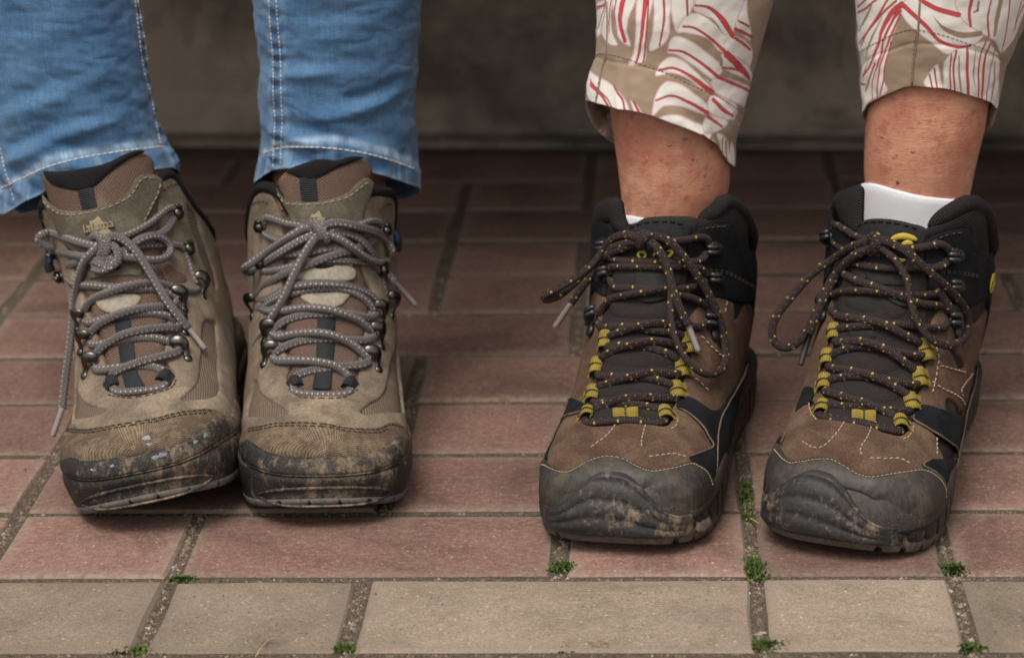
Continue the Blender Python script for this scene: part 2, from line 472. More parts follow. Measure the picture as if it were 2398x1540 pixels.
n.col(c).bump(g, .0003, .5).rough(n.ramp(f, [(.3, .38), (.7, .72)])); MT['toe_rubber'] = n.m
MT['bumper'] = rubber('muddy_bumper_rubber', (.019, .018, .0185), (.22, .16, .108), .15, .55, False)
MT['band'] = rubber('dark_band_rubber', (.018, .017, .018), (.2, .14, .09), .0, .6)
MT['sole_b'] = rubber('black_sole', (.016, .014, .013), (.16, .11, .075), .04, .55, False)
MT['tread_b'] = rubber('dusty_tread', (.07, .058, .05), (.2, .145, .1), .1, .65, False)
MT['clear'] = plain('grey_lug_rubber', (.10, .083, .068), .55, .3, 0, .5, 300)
n = N('yellow_webbing', .8, .2); x, y, z = n.sep(n.uv()); w = n.math('MULTIPLY_ADD', n.math('SINE', n.math('MULTIPLY', x, 2*math.pi/1.1)), .5, .5)
n.col(n.mix(n.ramp(n.noise(120, 4), [(.3, 0.), (.75, .6)]), n.mix(w, (.17, .13, .018), (.34, .26, .04)), (.13, .095, .035))).bump(w, .0004, .8); MT['yellow'] = n.m
MT['yellow_thread'] = plain('yellow_thread', (.36, .28, .035), .7)
MT['plastic_k'] = plain('black_plastic', (.012, .012, .013), .3, .5, 0, .2)
MT['thread_p'] = plain('pale_pink_thread', (.32, .22, .17), .8)
MT['thread_w'] = plain('ecru_thread', (.62, .55, .48), .8)
MT['thread_tan'] = plain('tan_thread_trousers', (.22, .17, .12), .8)
MT['scab'] = plain('scab', (.12, .035, .025), .6, .3, 0, .5)
MT['scab_r'] = plain('red_mark', (.42, .15, .095), .5, .35, 0, .3)
MT['vein'] = plain('bruised_vein', (.33, .155, .12), .5, .35, 0, .3, 900)
MT['edge'] = plain('raw_suede_edge', (.11, .085, .065), .95, .1, 0, .5, 500)
MT['paint_spot'] = plain('dried_paint', (.20, .225, .265), .6, .3, 0, .5, 400)
MT['blue'] = plain('blue_binding', (.02, .06, .16), .7)
MT['white_line'] = plain('pale_binding', (.45, .5, .55), .7)
# denim
n = N('washed_denim', .9, .15)
x, y, z = n.sep(n.uv())
warp = n.noise(1., 3, .7, n.sc(n.uv(), 1.6, .05, 1)); weft = n.noise(1., 2, .6, n.sc(n.uv(), .25, 1.8, 1))
slub = n.noise(1., 2, .6, n.sc(n.uv(), .9, .012, 1)); big = n.noise(1., 4, .6, n.sc(n.uv(), .035, .03, 1))
sp = n.noise(1., 2, .9, n.sc(n.uv(), 2.2, 2.2, 1))
f = n.math('ADD', n.math('MULTIPLY', warp, .48), n.math('ADD', n.math('MULTIPLY', weft, .38), n.math('MULTIPLY', slub, .14)))
c = n.mix(n.ramp(f, [(.36, 0.), (.66, 1.)]), (.026, .076, .168), (.088, .182, .32))
c = n.mix(n.ramp(big, [(.45, 0.), (.75, .25)]), c, (.14, .25, .375)); c = n.mix(n.ramp(big, [(.3, .3), (.48, 0.)]), c, (.025, .07, .16))
c = n.mix(.9, c, n.ramp(sp, [(.28, .4), (.72, 1.65)]), 'MULTIPLY')
wear = n.sep(n.attr('wear'))
c = n.mix(n.math('MULTIPLY', wear[0], n.ramp(warp, [(.3, .35), (.65, 1.)])), c, (.36, .48, .60))
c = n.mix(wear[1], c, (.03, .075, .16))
n.col(c).bump(n.math('ADD', warp, sp), .0004, .6).sheen(.15); MT['denim'] = n.m
# printed cotton: the print itself is flat colour on the cloth
n = N('leaf_print_cotton', .75, .2)
g = n.noise(1., 2, .7, n.sc(n.uv(), 2.5, 2.5, 1))
n.col(n.mix(.4, n.attr('print'), n.ramp(g, [(.3, .8), (.7, 1.15)]), 'MULTIPLY')).bump(g, .0002, .4).sheen(.1); MT['print'] = n.m
# skin
n = N('sun_marked_skin', .44, .4)
f = n.noise(30, 5, .65); g = n.noise(110, 4, .7); fine = n.noise(800, 3, .7, n.sc(n.ob(), .5, .5, 1.8)); sp = n.voro(150)
c = n.mix(n.ramp(f, [(.34, 0.), (.66, 1.)]), (.42, .175, .105), (.60, .305, .20))
c = n.mix(n.ramp(g, [(.48, 0.), (.68, .75)]), c, (.38, .115, .075))
c = n.mix(n.ramp(n.noise(17, 3, .6, None, .5), [(.45, 0.), (.68, .6)]), c, (.36, .12, .085))
c = n.mix(n.math('MULTIPLY', n.ramp(sp, [(.1, .55), (.28, 0.)]), n.ramp(n.noise(60, 2), [(.46, 0.), (.58, 1.)])), c, (.17, .075, .06))
c = n.mix(n.ramp(n.noise(62, 3, .5, None, 1.5), [(.62, 0.), (.72, .5)]), c, (.24, .12, .12))
wr = n.noise(150, 4, .7, n.sc(n.ob(), .35, .35, 2.6), .4)
n.col(n.mix(.16, c, n.ramp(wr, [(.3, .7), (.7, 1.25)]), 'MULTIPLY')).bump(fine, .0006, .8).bump(wr, .0008, .35).bump(f, .002, .3)
n.b.inputs['Subsurface Weight'].default_value = .12; n.b.inputs['Subsurface Radius'].default_value = (.004, .0015, .0008); n.b.inputs['Subsurface Scale'].default_value = 1.
MT['skin'] = n.m
n = N('white_sock', .95, .1)
w = n.math('MULTIPLY_ADD', n.math('SINE', n.math('MULTIPLY', n.sep(n.uv())[0], 2*math.pi/1.1)), .5, .5)
n.col(n.mix(w, (.68, .68, .735), (.80, .80, .85))).bump(w, .0004, .6).sheen(.2); MT['sock'] = n.m
# pavers: every brick its own tone
def paver(name, tones, red=True):
    n = N(name, .85, .25)
    r = n.rnd()
    o = n.n('ShaderNodeVectorMath', operation='ADD'); n.put(o.inputs[0], n.ob())
    cb = n.n('ShaderNodeCombineXYZ'); n.put(cb.inputs[0], n.math('MULTIPLY', r, 37.)); n.put(cb.inputs[1], n.math('MULTIPLY', r, 11.)); n.put(o.inputs[1], cb.outputs[0])
    v = o.outputs[0]
    f = n.noise(16, 6, .72, v); g = n.noise(700, 4, .8, v); gr = n.noise(230, 3, .7, v)
    c = n.mix(n.ramp(f, [(.3, 0.), (.7, 1.)]), tones[0], tones[1])
    c = n.mix(n.ramp(gr, [(.44, 0.), (.68, .75)]), c, tones[2])
    c = n.mix(.8, c, n.ramp(g, [(.25, .3), (.75, 1.7)]), 'MULTIPLY')
    vo = n.n('ShaderNodeTexVoronoi'); n.put(vo.inputs['Vector'], v); vo.inputs['Scale'].default_value = 330
    rn = n.sep(vo.outputs['Color'])
    c = n.mix(n.math('MULTIPLY', n.ramp(vo.outputs[0], [(.14, 1.), (.34, 0.)]), n.ramp(rn[0], [(.84, 0.), (.97, .8)], 'LINEAR')), c, tones[3])
    c = n.mix(n.math('MULTIPLY', n.ramp(vo.outputs[0], [(.2, 1.), (.38, 0.)]), n.ramp(rn[1], [(.9, 0.), (.93, .75)])), c, tones[4])
    st = n.noise(7, 5, .7, v, .8)
    c = n.mix(1., c, n.ramp(st, [(.3, .55), (.48, .96), (.7, 1.2)]), 'MULTIPLY')
    # worn, dusty rim of each block
    c = n.mix(n.math('MULTIPLY', n.sep(n.attr('rim'))[0], n.ramp(gr, [(.35, .25), (.65, .85)])), c, (.22, .17, .135))
    c = n.mix(1., c, n.ramp(r, [(0., .76), (.5, .98), (1., 1.18)]), 'MULTIPLY')
    n.col(c).bump(g, .0007, .7).bump(gr, .001, .4)
    return n.m
MT['brick_red'] = paver('red_paver', [(.132, .066, .054), (.20, .112, .090), (.24, .172, .138), (.42, .34, .29), (.15, .035, .028)])
MT['brick_grey'] = paver('taupe_paver', [(.195, .153, .112), (.265, .212, .16), (.31, .25, .195), (.52, .45, .38), (.10, .085, .07)])
n = N('joint_sand', .95, .15); f = n.noise(35, 4); g = n.noise(520, 5, .8); v = n.voro(420)
c = n.mix(n.ramp(g, [(.35, 0.), (.65, 1.)]), (.055, .043, .033), (.22, .172, .13))
c = n.mix(n.ramp(f, [(.5, 0.), (.7, .6)]), c, (.07, .062, .04))
n.col(c).bump(g, .003, .9).bump(v, .002, .5); MT['sand'] = n.m
n = N('grit', .9, .2); r = n.rnd(); g = n.noise(190, 2, .6)
n.col(n.ramp(g, [(.3, (.045, .033, .025)), (.48, (.14, .105, .08)), (.6, (.21, .165, .13)), (.74, (.42, .37, .32))])); MT['grit'] = n.m
n = N('moss_green', .8, .25); g = n.noise(260, 3)
n.col(n.ramp(g, [(.3, (.02, .03, .007)), (.55, (.056, .088, .016)), (.75, (.14, .165, .05))])); n.b.inputs['Subsurface Weight'].default_value = .0; MT['moss'] = n.m
MT['straw'] = plain('dry_straw', (.36, .27, .13), .8)
n = N('stained_concrete', .9, .2); f = n.noise(7, 6, .65); g = n.noise(60, 5, .7); s_ = n.noise(3, 4, .6, n.sc(n.ob(), 3, 1, .8)); k = n.noise(16, 3, .55, None, .8)
c = n.mix(n.ramp(f, [(.38, 0.), (.6, 1.)]), (.12, .098, .08), (.33, .28, .225))
c = n.mix(n.ramp(k, [(.57, 0.), (.72, .7)]), c, (.075, .058, .048))
c = n.mix(n.ramp(g, [(.5, 0.), (.75, .5)]), c, (.2, .17, .14))
n.col(n.mix(.5, c, n.ramp(s_, [(.3, .6), (.7, 1.3)]), 'MULTIPLY')).bump(g, .003, .5); MT['concrete'] = n.m
# ------------------------------------------------------------------ setting: paving, joints, concrete seat wall
PX0, PW = -.046, .102        # cross joints every 102 mm, courses every 100 mm
def brick_mesh(name, w, d, seed):
    """one worn paver w x d with a chamfered, slightly uneven rim, top at z=0"""
    g = random.Random(seed); V = []; rim = []
    base = [(-1, -1), (0, -1), (1, -1), (1, 0), (1, 1), (0, 1), (-1, 1), (-1, 0)]
    jit = [(g.uniform(-.0009, .0009), g.uniform(-.0009, .0009)) for _ in base]
    for (ins, z, r) in ((0, -.05, 0), (0, -.003, 1), (.0022, -.0004, 1), (.011, 0, 0)):
        for (sx, sy), (jx, jy) in zip(base, jit):
            k = 1 if ins < .01 else .3; e = g.uniform(0, .0008) if ins == .0022 else 0
            V.append((sx*(w/2-ins-e)+jx*k*(sx != 0), sy*(d/2-ins-e)+jy*k*(sy != 0), z)); rim.append((r, r, r, 1))
    F = grid_faces(4, 8, True)+[tuple(range(24, 32))]
    me = bpy.data.meshes.new(name); me.from_pydata(V, [], F)
    at = me.color_attributes.new('rim', 'FLOAT_COLOR', 'POINT'); at.data.foreach_set('color', np.array(rim, float).ravel())
    me.update(); return me
pave = bpy.data.objects.new('pavement', None); COL.objects.link(pave); pave['kind'] = 'structure'
bm_cache = {}
def lay(j0, j1, row, col, rng):
    L = j1-j0
    key = (L, col, rng.randrange(4))
    if key not in bm_cache:
        bm_cache[key] = brick_mesh('brick', L*PW-.006, .1-.0055, 100*L+key[2]*7); bm_cache[key].materials.append(MT['brick_red' if col == 'r' else 'brick_grey'])
    o = bpy.data.objects.new('brick', bm_cache[key]); COL.objects.link(o); o.parent = pave
    o.location = (PX0+PW*(j0+j1)/2+rng.uniform(-.0008, .0008), row*.1+.05+rng.uniform(-.0006, .0006), rng.uniform(-.0014, .0004))
    o.rotation_euler = (rng.uniform(-.004, .004), rng.uniform(-.004, .004), rng.uniform(-.004, .004))
JOINTS = {-3: [-5, -3, -2, 0, 2, 3, 5], -2: [-6, -4, -3, -1, 1, 2, 4, 6], -1: [-5, -4, -2, -1, 1, 2, 4, 5], 0: [-5, -3, -2, 0, 1, 2, 4, 5], 1: [-5, -3, -1, 1, 3, 5], 2: [-6, -4, -3, -1, 0, 1, 3, 5],
 3: [-6, -4, -3, -1, 1, 2, 4, 5], 4: [-6, -4, -2, 0, 2, 4, 5], 5: [-6, -4, -3, -1, 0, 2, 3, 5], 6: [-6, -4, -3, -1, 0, 2, 4, 6], 7: [-7, -5, -3, -1, 1, 3, 5], 8: [-6, -4, -2, -1, 0, 2, 4, 6], 9: [-7, -5, -3, -2, 0, 2, 3, 5]}
rng = random.Random(5)
for row, js in JOINTS.items():
    js = [js[0]-2]+js+[js[-1]+2]
    for a, b in zip(js[:-1], js[1:]):
        lay(a, b, row, 'g' if row == -1 else 'r', rng)
V = [(-3, -3, -.0019), (3, -3, -.0019), (3, 3, -.0019), (-3, 3, -.0019)]
mesh_obj('ground', V, [(0, 1, 2, 3)], MT['sand'], kind='structure')
# grit washed into the joints
def grit():
    rng = np.random.RandomState(3); V = []; F = []
    def stone(x, y, r):
        n = len(V)
        a = rng.rand()*6
        for k in range(6):
            t = a+k*math.pi/3; q = r*(.7+.5*rng.rand())
            V.append((x+q*math.cos(t), y+q*math.sin(t), -.0023+r*.35*rng.rand()))
        V.append((x, y, -.0017+r*(.55+.4*rng.rand())))
        for k in range(6): F.append((n+k, n+(k+1) % 6, n+6))
    for row, js in JOINTS.items():
        if row > 5: continue
        k = 1 if row < 3 else .5
        for x in rng.uniform(-.75, .62, int(1500*k)):
            stone(x, row*.1+rng.normal(0, .0011), rng.choice([.0004, .0006, .0009, .0013], p=[.4, .35, .2, .05]))
        for j in js:
            for y in rng.uniform(0, .1, int(200*k)):
                stone(PX0+PW*j+rng.normal(0, .0019), row*.1+y, rng.choice([.0005, .0008, .0012, .0018], p=[.4, .33, .2, .07]))
        for _ in range(int(30*k)):
            x, y = rng.uniform(-.7, .6), row*.1+rng.uniform(0, .1)
            n0 = len(V); stone(x, y, rng.choice([.0004, .0006, .0009]))
            for q in range(n0, len(V)): V[q] = (V[q][0], V[q][1], V[q][2]+.0022)
    mesh_obj('gravel', V, F, MT['grit'], kind='stuff', smooth=False)
grit()
# concrete seat wall, slightly askew to the paving
WA = -.065
seat = empty('concrete_bench', (-.05, 1.0, 0), 'dark stained concrete bench wall in shade behind the legs', 'bench')
R_ = rotz(WA)
def wallbox(name, x0, x1, y0, y1, z0, z1, bev=.006):
    c = np.array([(x0+x1)/2, (y0+y1)/2, (z0+z1)/2]); c = R_@c+np.array([-.05, 1., 0])
    V, F = box(c, R_@np.array([1., 0, 0]), R_@np.array([0, 1., 0]), np.array([0, 0, 1.]), (x1-x0)/2, (y1-y0)/2, (z1-z0)/2, bev/min((x1-x0)/2, (y1-y0)/2, (z1-z0)/2))
    return mesh_obj(name, V, F, MT['concrete'], seat, smooth=False)
wallbox('base', -1.6, 1.6, 0, .5, .012, .383)
wallbox('footing', -1.6, 1.6, .03, .5, -.04, .0115)
wallbox('ledge', -1.6, 1.6, -.03, -.002, .147, .20)
wallbox('seat', -1.6, 1.6, -.54, .55, .385, .445)  # unseen slab they sit on; overhang drawn forward and low to shade the paving
# moss in the joints
def tuft(px, py, wx, wy, n, hgt, label, seed):
    rng = np.random.RandomState(seed)
    c = on_z(px, py, -.003); V = []; F = []
    hgt *= .6; wx *= .8
    for _ in range(int(n*.8)):
        q = rng.normal(0, .36, 2)
        x = c[0]+q[0]*wx*.001; y = c[1]+q[1]*wy*.001
        k = max(.25, 1-.45*np.hypot(*q))
        a = rng.rand()*6.28; l = hgt*.001*k*(.4+.8*rng.rand()); w = .0005+.0005*rng.rand(); t = rng.uniform(.2, 1.1)
        d = np.array([math.cos(a)*math.sin(t), math.sin(a)*math.sin(t), math.cos(t)]); s = np.array([-math.sin(a), math.cos(a), 0])*w
        b = np.array([x, y, -.003]); m = b+d*l*.55+np.array([0, 0, .0008]); e = b+d*l+np.array([0, 0, .0004])
        i = len(V); V += [b-s*.5, b+s*.5, m+s, m-s, e]; F += [(i, i+1, i+2, i+3), (i+3, i+2, i+4)]
    o = mesh_obj('moss_tuft', V, F, MT['moss'], loc=c, smooth=False)
    o['label'] = label; o['category'] = 'moss'; o['group'] = 'moss tufts in the paving joints'
TUFTS = [
 (425, 1362, 13, 7, 300, 6, 'small green moss tuft on the taupe border below the leftmost boot'),
 (1318, 1337, 10, 9, 380, 9, 'bushy green moss tuft at the joint below the black-collared boot whose big loop hangs right'),
 (1770, 1342, 9, 22, 700, 10, 'largest bright green moss tuft between the two brown boots at the paving border'),
 (2234, 1341, 14, 10, 420, 9, 'green moss tuft at the border joint below the rightmost boot'),
 (2106, 1348, 22, 4, 260, 4, 'flat strip of moss along the border joint below the rightmost boot'),
 (1748, 1165, 6, 34, 420, 6, 'moss growing in the wide gritty cross joint between the two brown boots'),
 (1752, 1216, 7, 18, 220, 5, 'thin patch of moss further forward in the cross joint between the brown boots'),
 (1801, 1053, 9, 7, 130, 4, 'tiny moss speck behind the toe of the rightmost boot'),
 (808, 1526, 9, 8, 300, 7, 'moss tuft at the bottom edge below the second boot from the left'),
 (1798, 1519, 16, 9, 380, 8, 'moss tuft at the bottom edge below the gap between the brown boots'),
 (2272, 1524, 14, 8, 320, 7, 'moss tuft at the bottom right corner of the taupe pavers'),
 (2185, 1522, 14, 5, 160, 4, 'low moss patch left of the tuft in the bottom right corner'),
 (305, 1530, 22, 6, 420, 6, 'wide moss strip at the bottom left edge of the pavers'),
 (1322, 1526, 9, 6, 160, 5, 'small moss patch in the middle of the bottom edge'),
 (909, 1186, 6, 12, 200, 6, 'moss tuft at the sole corner of the second boot from the left'),
 (1772, 762, 7, 6, 80, 4, 'small blurred moss speck beside the ankle of the third boot'),
]
for i, t in enumerate(TUFTS): tuft(*t, seed=40+i)
def straw(pts, label, r=.0004):
    P = catmull(np.array([on_z(x, y, .0012+.002*(k % 2)) for k, (x, y) in enumerate(pts)]), 6)
    V, F, U = tube(P, r, 5); o = mesh_obj('dry_grass_blade', V, F, MT['straw'], loc=P[0]); o['label'] = label; o['category'] = 'grass blade'
straw([(1377, 1499), (1395, 1501), (1412, 1499), (1424, 1501)], 'short dry grass blade lying on the taupe paver at the bottom centre')
straw([(598, 1537), (612, 1515), (628, 1498), (642, 1492)], 'thin dry grass stalk on the taupe paver at the bottom left', .0003)
straw([(1756, 1213), (1768, 1219), (1780, 1227)], 'dry grass blade beside the moss between the brown boots')
# ------------------------------------------------------------------ boot builder
class Boot:
    def __init__(s, key, label):
        s.b = BOOTS[key]; s.form = Form(s.b['form'], s.b.get('lean', 0)); s.L = s.form.L; s.R = 45.
        s.key = key; s.seed = ord(key)
        base = to_world(s.b, [[0, 140, 0]])[0]; base[2] = 0
        s.root = empty('hiking_boot', base, label, 'boot', 'hiking boots on the paving')
        # locating surface
        nu, nv = 150, 150
        us = np.linspace(0, 1, nu); vs_ = np.linspace(-2.9, 2.9, nv)
        uu, vv = np.meshgrid(us, vs_, indexing='ij')
        P = s.point(uu.ravel(), vv.ravel(), 0)
        s.q = np.stack([uu.ravel(), vv.ravel()], -1); s.P = P
        tris = []
        for i in range(nu-1):
            for j in range(nv-1):
                a = i*nv+j; tris += [(a, a+1, a+nv+1), (a, a+nv+1, a+nv)]
        s.tris = tris
        s.bvh = BVHTree.FromPolygons([Vector(p) for p in P], tris)
        s.axis = project(s.point(np.linspace(.05, 1, 60), np.zeros(60), 0))
    def raw(s, u, v):
        return to_world(s.b, s.form.S(u, v))
    def normal(s, u, v):
        e = 2e-3
        du = s.raw(np.clip(u+e, 0, 1), v)-s.raw(np.clip(u-e, 0, 1), v); dv = s.raw(u, v+e)-s.raw(u, v-e)
        n = np.cross(dv, du); l = np.linalg.norm(n, axis=-1, keepdims=True)
        n = n/np.maximum(l, 1e-12)
        return -n if s.flip() else n
    def flip(s):
        if not hasattr(s, '_f'):
            s._f = False
            u = np.array([.3]); v = np.array([0.])
            s._f = bool(s.normal(u, v)[0][2] < 0)
        return s._f
    def point(s, u, v, off):
        u = np.asarray(u, float); v = np.asarray(v, float)
        d = .9*fbm(u*s.L/17+3, v*s.R/17, 3, s.seed)+.5*fbm(u*s.L/6, v*s.R/9, 2, s.seed+9)
        return s.raw(u, v)+s.normal(u, v)*((np.asarray(off)+d)*.001)[..., None]
    def hit(s, px, py):
        """photograph pixel -> (place, u, v); None when the boot is not there"""
        d = ray(px, py)
        loc, nrm, idx, dist = s.bvh.ray_cast(Vector(CAM), Vector(d))
        if loc is None: return None
        a, b, c = s.tris[idx]; p = np.array(loc)
        A, B, C = s.P[a], s.P[b], s.P[c]
        v0, v1, v2 = B-A, C-A, p-A
        d00, d01, d11, d20, d21 = v0@v0, v0@v1, v1@v1, v2@v0, v2@v1
        den = d00*d11-d01*d01+1e-18
        w1 = (d11*d20-d01*d21)/den; w2 = (d00*d21-d01*d20)/den
        q = s.q[a]*(1-w1-w2)+s.q[b]*w1+s.q[c]*w2
        return p, q[0], q[1]
    def snap(s, px, py):
        h = s.hit(px, py)
        k = 0
        ax = np.interp(py, s.axis[::-1, 1], s.axis[::-1, 0])
        x = px
        while h is None and k < 120:
            x += 2*np.sign(ax-px); k += 1; h = s.hit(x, py)
        if h is None:
            i = np.argmin((s.axis[:, 1]-py)**2); u = np.linspace(.05, 1, 60)[i]
            return s.point(np.array([u]), np.array([0.]), 0)[0], u, 0.
        return h
    def uv(s, pts):
        out = []
        for p in pts:
            if p[0] == 'u': out.append((p[1], p[2]))
            else:
                _, u, v = s.snap(p[0], p[1]); out.append((u, v))
        return np.array(out)*[s.L, s.R]
    def outline(s, pts, smooth=True):
        """closed outline in cloth millimetres; a point with a trailing 'c' is a corner"""
        m = s.uv(pts); cor = [i for i, p in enumerate(pts) if p[-1] == 'c']
        if not smooth: return resample(m, 2., True)
        if not cor: return resample(catmull(m, 8, True), 2., True)
        segs = []
        for k, i in enumerate(cor):
            j = cor[(k+1) % len(cor)]
            idx = [i]
            while True:
                nx = (idx[-1]+1) % len(pts); idx.append(nx)
                if nx == j: break
            c = catmull(m[idx], 8); segs.append(c[:-1])
        P = np.vstack(segs)
        Q = np.vstack([P, P[:1]]); out = []
        for a, b in zip(Q[:-1], Q[1:]):
            n = max(1, int(np.linalg.norm(b-a)/2.)); out += [a+(b-a)*t/n for t in range(n)]
        return np.array(out)
    def panel(s, name, mat, pts, t, off=0., edge=1.6, holes=(), step=3.6, extra=None, back=None, parent=None, smooth=True, label=None, kind=None):
        poly = s.outline(pts, smooth); loops = [poly]+[s.outline(h) for h in holes]
        allp = []; edges = []; n0 = 0
        for lp in loops:
            allp.append(lp); n = len(lp); edges += [(n0+i, n0+(i+1) % n) for i in range(n)]; n0 += n
        def inn(q):
            r = inside(loops[0], q)
            for h in loops[1:]: r &= ~inside(h, q)
            return r
        def dd(q):
            r = dist_poly(loops[0], q)
            for h in loops[1:]: r = np.minimum(r, dist_poly(h, q))
            return r
        rings = []
        for lp in loops:
            tn = np.roll(lp, -1, 0)-np.roll(lp, 1, 0); tn /= np.linalg.norm(tn, axis=1)[:, None]+1e-9
            nr = np.stack([-tn[:, 1], tn[:, 0]], -1)
            for w in (edge*.12, edge*.45, edge*1.):
                for sg in (1, -1):
                    q = lp+nr*w*sg; m = inn(q); q = q[m]
                    if len(q): q = q[dd(q) > w*.85]; rings.append(q)
        lo, hi = poly.min(0), poly.max(0)
        gx = np.arange(lo[0], hi[0], step); gy = np.arange(lo[1], hi[1], step)
        G = np.array([(x+(step/2 if k % 2 else 0), y) for k, y in enumerate(gy) for x in gx])
        if len(G):
            G = G[inn(G)]
            if len(G): G = G[dd(G) > edge+step*.4]
        P2 = np.vstack(allp+rings+([G] if len(G) else []))
        vo, eo, fo, *_ = delaunay_2d_cdt([Vector(p) for p in P2], edges, [], 0, 1e-4)
        q = np.array([(p[0], p[1]) for p in vo])
        cen = np.array([q[list(f)].mean(0) for f in fo]); keep = inn(cen)
        F = [tuple(f) for f, k in zip(fo, keep) if k]
        d = dd(q); e = np.clip(d/edge, 0, 1)
        h = t*np.sqrt(np.clip(1-(1-e)**2, 0, 1))
        h = np.where(d < .02, -.35, h)
        if extra is not None: h = h+extra(q, d)
        V = s.point(q[:, 0]/s.L, q[:, 1]/s.R, off+h)
        # face the faces outward
        a, b, c = F[len(F)//2][:3]
        nn = np.cross(V[b]-V[a], V[c]-V[a]); nm = s.normal(q[a:a+1, 0]/s.L, q[a:a+1, 1]/s.R)[0]
        if nn@nm < 0: F = [f[::-1] for f in F]
        U = q
        if back is not None:
            hb = -back*np.sqrt(np.clip(1-(1-np.clip(d/max(edge, back), 0, 1))**2, 0, 1))
            V2 = s.point(q[:, 0]/s.L, q[:, 1]/s.R, off-.35+hb); n = len(V)
            F = F+[tuple(i+n for i in f[::-1]) for f in F]; V = np.vstack([V, V2]); U = np.vstack([U, U])
        o = mesh_obj(name, V, F, mat, parent or s.root, uv=U, kind=kind)
        if label: o['label'] = label
        return o
    def shell(s, name, mat, uc, thick=5.):
        nu, nv = 90, 110
        us = np.linspace(0, uc, nu); vs_ = np.linspace(-math.pi, math.pi, nv, endpoint=False)
        uu, vv = np.meshgrid(us, vs_, indexing='ij')
        V = s.point(uu.ravel(), vv.ravel(), 0)
        iu = np.linspace(uc, uc-.16, 8)
        ui, vi = np.meshgrid(iu, vs_, indexing='ij')
        k = np.linspace(0, 1, 8)
        V2 = s.point(ui.ravel(), vi.ravel(), np.repeat(-thick*np.minimum(1, k*3), nv))
        V = np.vstack([V, V2])
        F = grid_faces(nu+8, nv, True)
        c = len(V); V = np.vstack([V, V[:nv].mean(0)[None]])
        F += [(c, (j+1) % nv, j) for j in range(nv)]
        U = np.vstack([np.stack([uu.ravel()*s.L, vv.ravel()*s.R], -1), np.stack([ui.ravel()*s.L, vi.ravel()*s.R], -1), [[0, 0]]])
        F = [f[::-1] for f in F]
        return mesh_obj(name, V, F, mat, s.root, uv=U)
    # ---- sole strips: arc position a (mm from the toe centre, + right), height z
    def sole_curve(s):
        if not hasattr(s, '_sc'):
            O = np.array(s.b['sole'], float); O = np.vstack([O, O[::-1][1:-1]*[-1, 1]])
            O = catmull(O, 10, True); n = len(O); k = n//2
            O = np.roll(O, k, 0)          # start at the heel
            O = np.vstack([O, O[:1]])
            O[:, 0] *= s.b['sw']
            a = np.r_[0, np.cumsum(np.linalg.norm(np.diff(O, axis=0), axis=1))]
            i0 = np.argmin(O[:, 1]+np.abs(O[:, 0])*.001)
            a = a-a[i0]
            if O[i0+5, 0] < 0: a = -a[::-1]; O = O[::-1]
            s._sc = (a, O)
        return s._sc
    def sole_pt(s, a, z, off):
        A, O = s.sole_curve()
        a = np.asarray(a, float)
        x = np.interp(a, A, O[:, 0]); y = np.interp(a, A, O[:, 1])
        e = 1.5
        tx = np.interp(a+e, A, O[:, 0])-np.interp(a-e, A, O[:, 0]); ty = np.interp(a+e, A, O[:, 1])-np.interp(a-e, A, O[:, 1])
        l = np.hypot(tx, ty)+1e-9
        nx, ny = ty/l, -tx/l
        return np.stack([x+nx*off, y+ny*off, z], -1)
    def spring(s, a):
        A, O = s.sole_curve(); y = np.interp(a, A, O[:, 1])
        return s.b['spring']*np.clip((70-y)/75, 0, None)**2+np.clip((y-268)/22, 0, None)**2*5
    def yof(s, a):
        A, O = s.sole_curve(); return np.interp(a, A, O[:, 1])
    def strip(s, name, mat, a0, a1, prof, step=2.2, wrap=False, closed_bottom=False, disp=None, parent=None, lug=None):
        """prof(a) -> list of (z, off) from bottom to top"""
        n = max(3, int((a1-a0)/step)); aa = np.linspace(a0, a1, n)
        rows = [np.stack([np.broadcast_to(z, aa.shape), np.broadcast_to(o, aa.shape)], -1) for z, o in prof(aa)]
        V = []; U = []
        for k, r in enumerate(rows):
            z = r[:, 0]; o = r[:, 1]
            if disp is not None: o = o+disp(aa, z)
            o = o+.35*fbm(aa/9, z/9, 2, s.seed+k % 2)
            V.append(s.sole_pt(aa, z, o)); U.append(np.stack([aa, z], -1))
        nr = len(rows); V = np.vstack(V); U = np.vstack(U)
        F = grid_faces(nr, n)
        if closed_bottom:
            c = s.sole_pt(aa, rows[0][:, 0], -np.full(n, 60.)) if False else None
            A, O = s.sole_curve()
            cen = np.stack([np.zeros(n), np.clip(s.yof(aa), 30, 250), rows[0][:, 0]], -1)
            b = len(V); V = np.vstack([V, cen]); U = np.vstack([U, U[:n]])
            F += [(i+1, i, b+i, b+i+1) for i in range(n-1)]
        W = to_world(s.b, V)
        F = [f[::-1] for f in F]
        return mesh_obj(name, W, F, mat, parent or s.root, uv=U)
    # ---- things laid on the boot
    def over(s, px, py, h):
        p, u, v = s.snap(px, py)
        return p, u, v
    def path(s, pts, n=7):
        """list of (px,py,h): points h mm in front of the boot along the line of sight"""
        T = []; ok = []
        for q in pts:
            r = s.hit(q[0], q[1])
            if r is None: T.append(np.nan); ok.append(False)
            else:
                T.append(np.linalg.norm(r[0]-CAM)); ok.append(True)
        T = np.array(T); ok = np.array(ok)
        if ok.any():
            i = np.arange(len(T)); T[~ok] = np.interp(i[~ok], i[ok], T[ok])
        else:
            T[:] = np.linalg.norm(s.snap(pts[0][0], pts[0][1])[0]-CAM)
        P = np.array([CAM+ray(q[0], q[1])*(t-q[2]*.001) for q, t in zip(pts, T)])
        return resample(catmull(P, n), .0012)
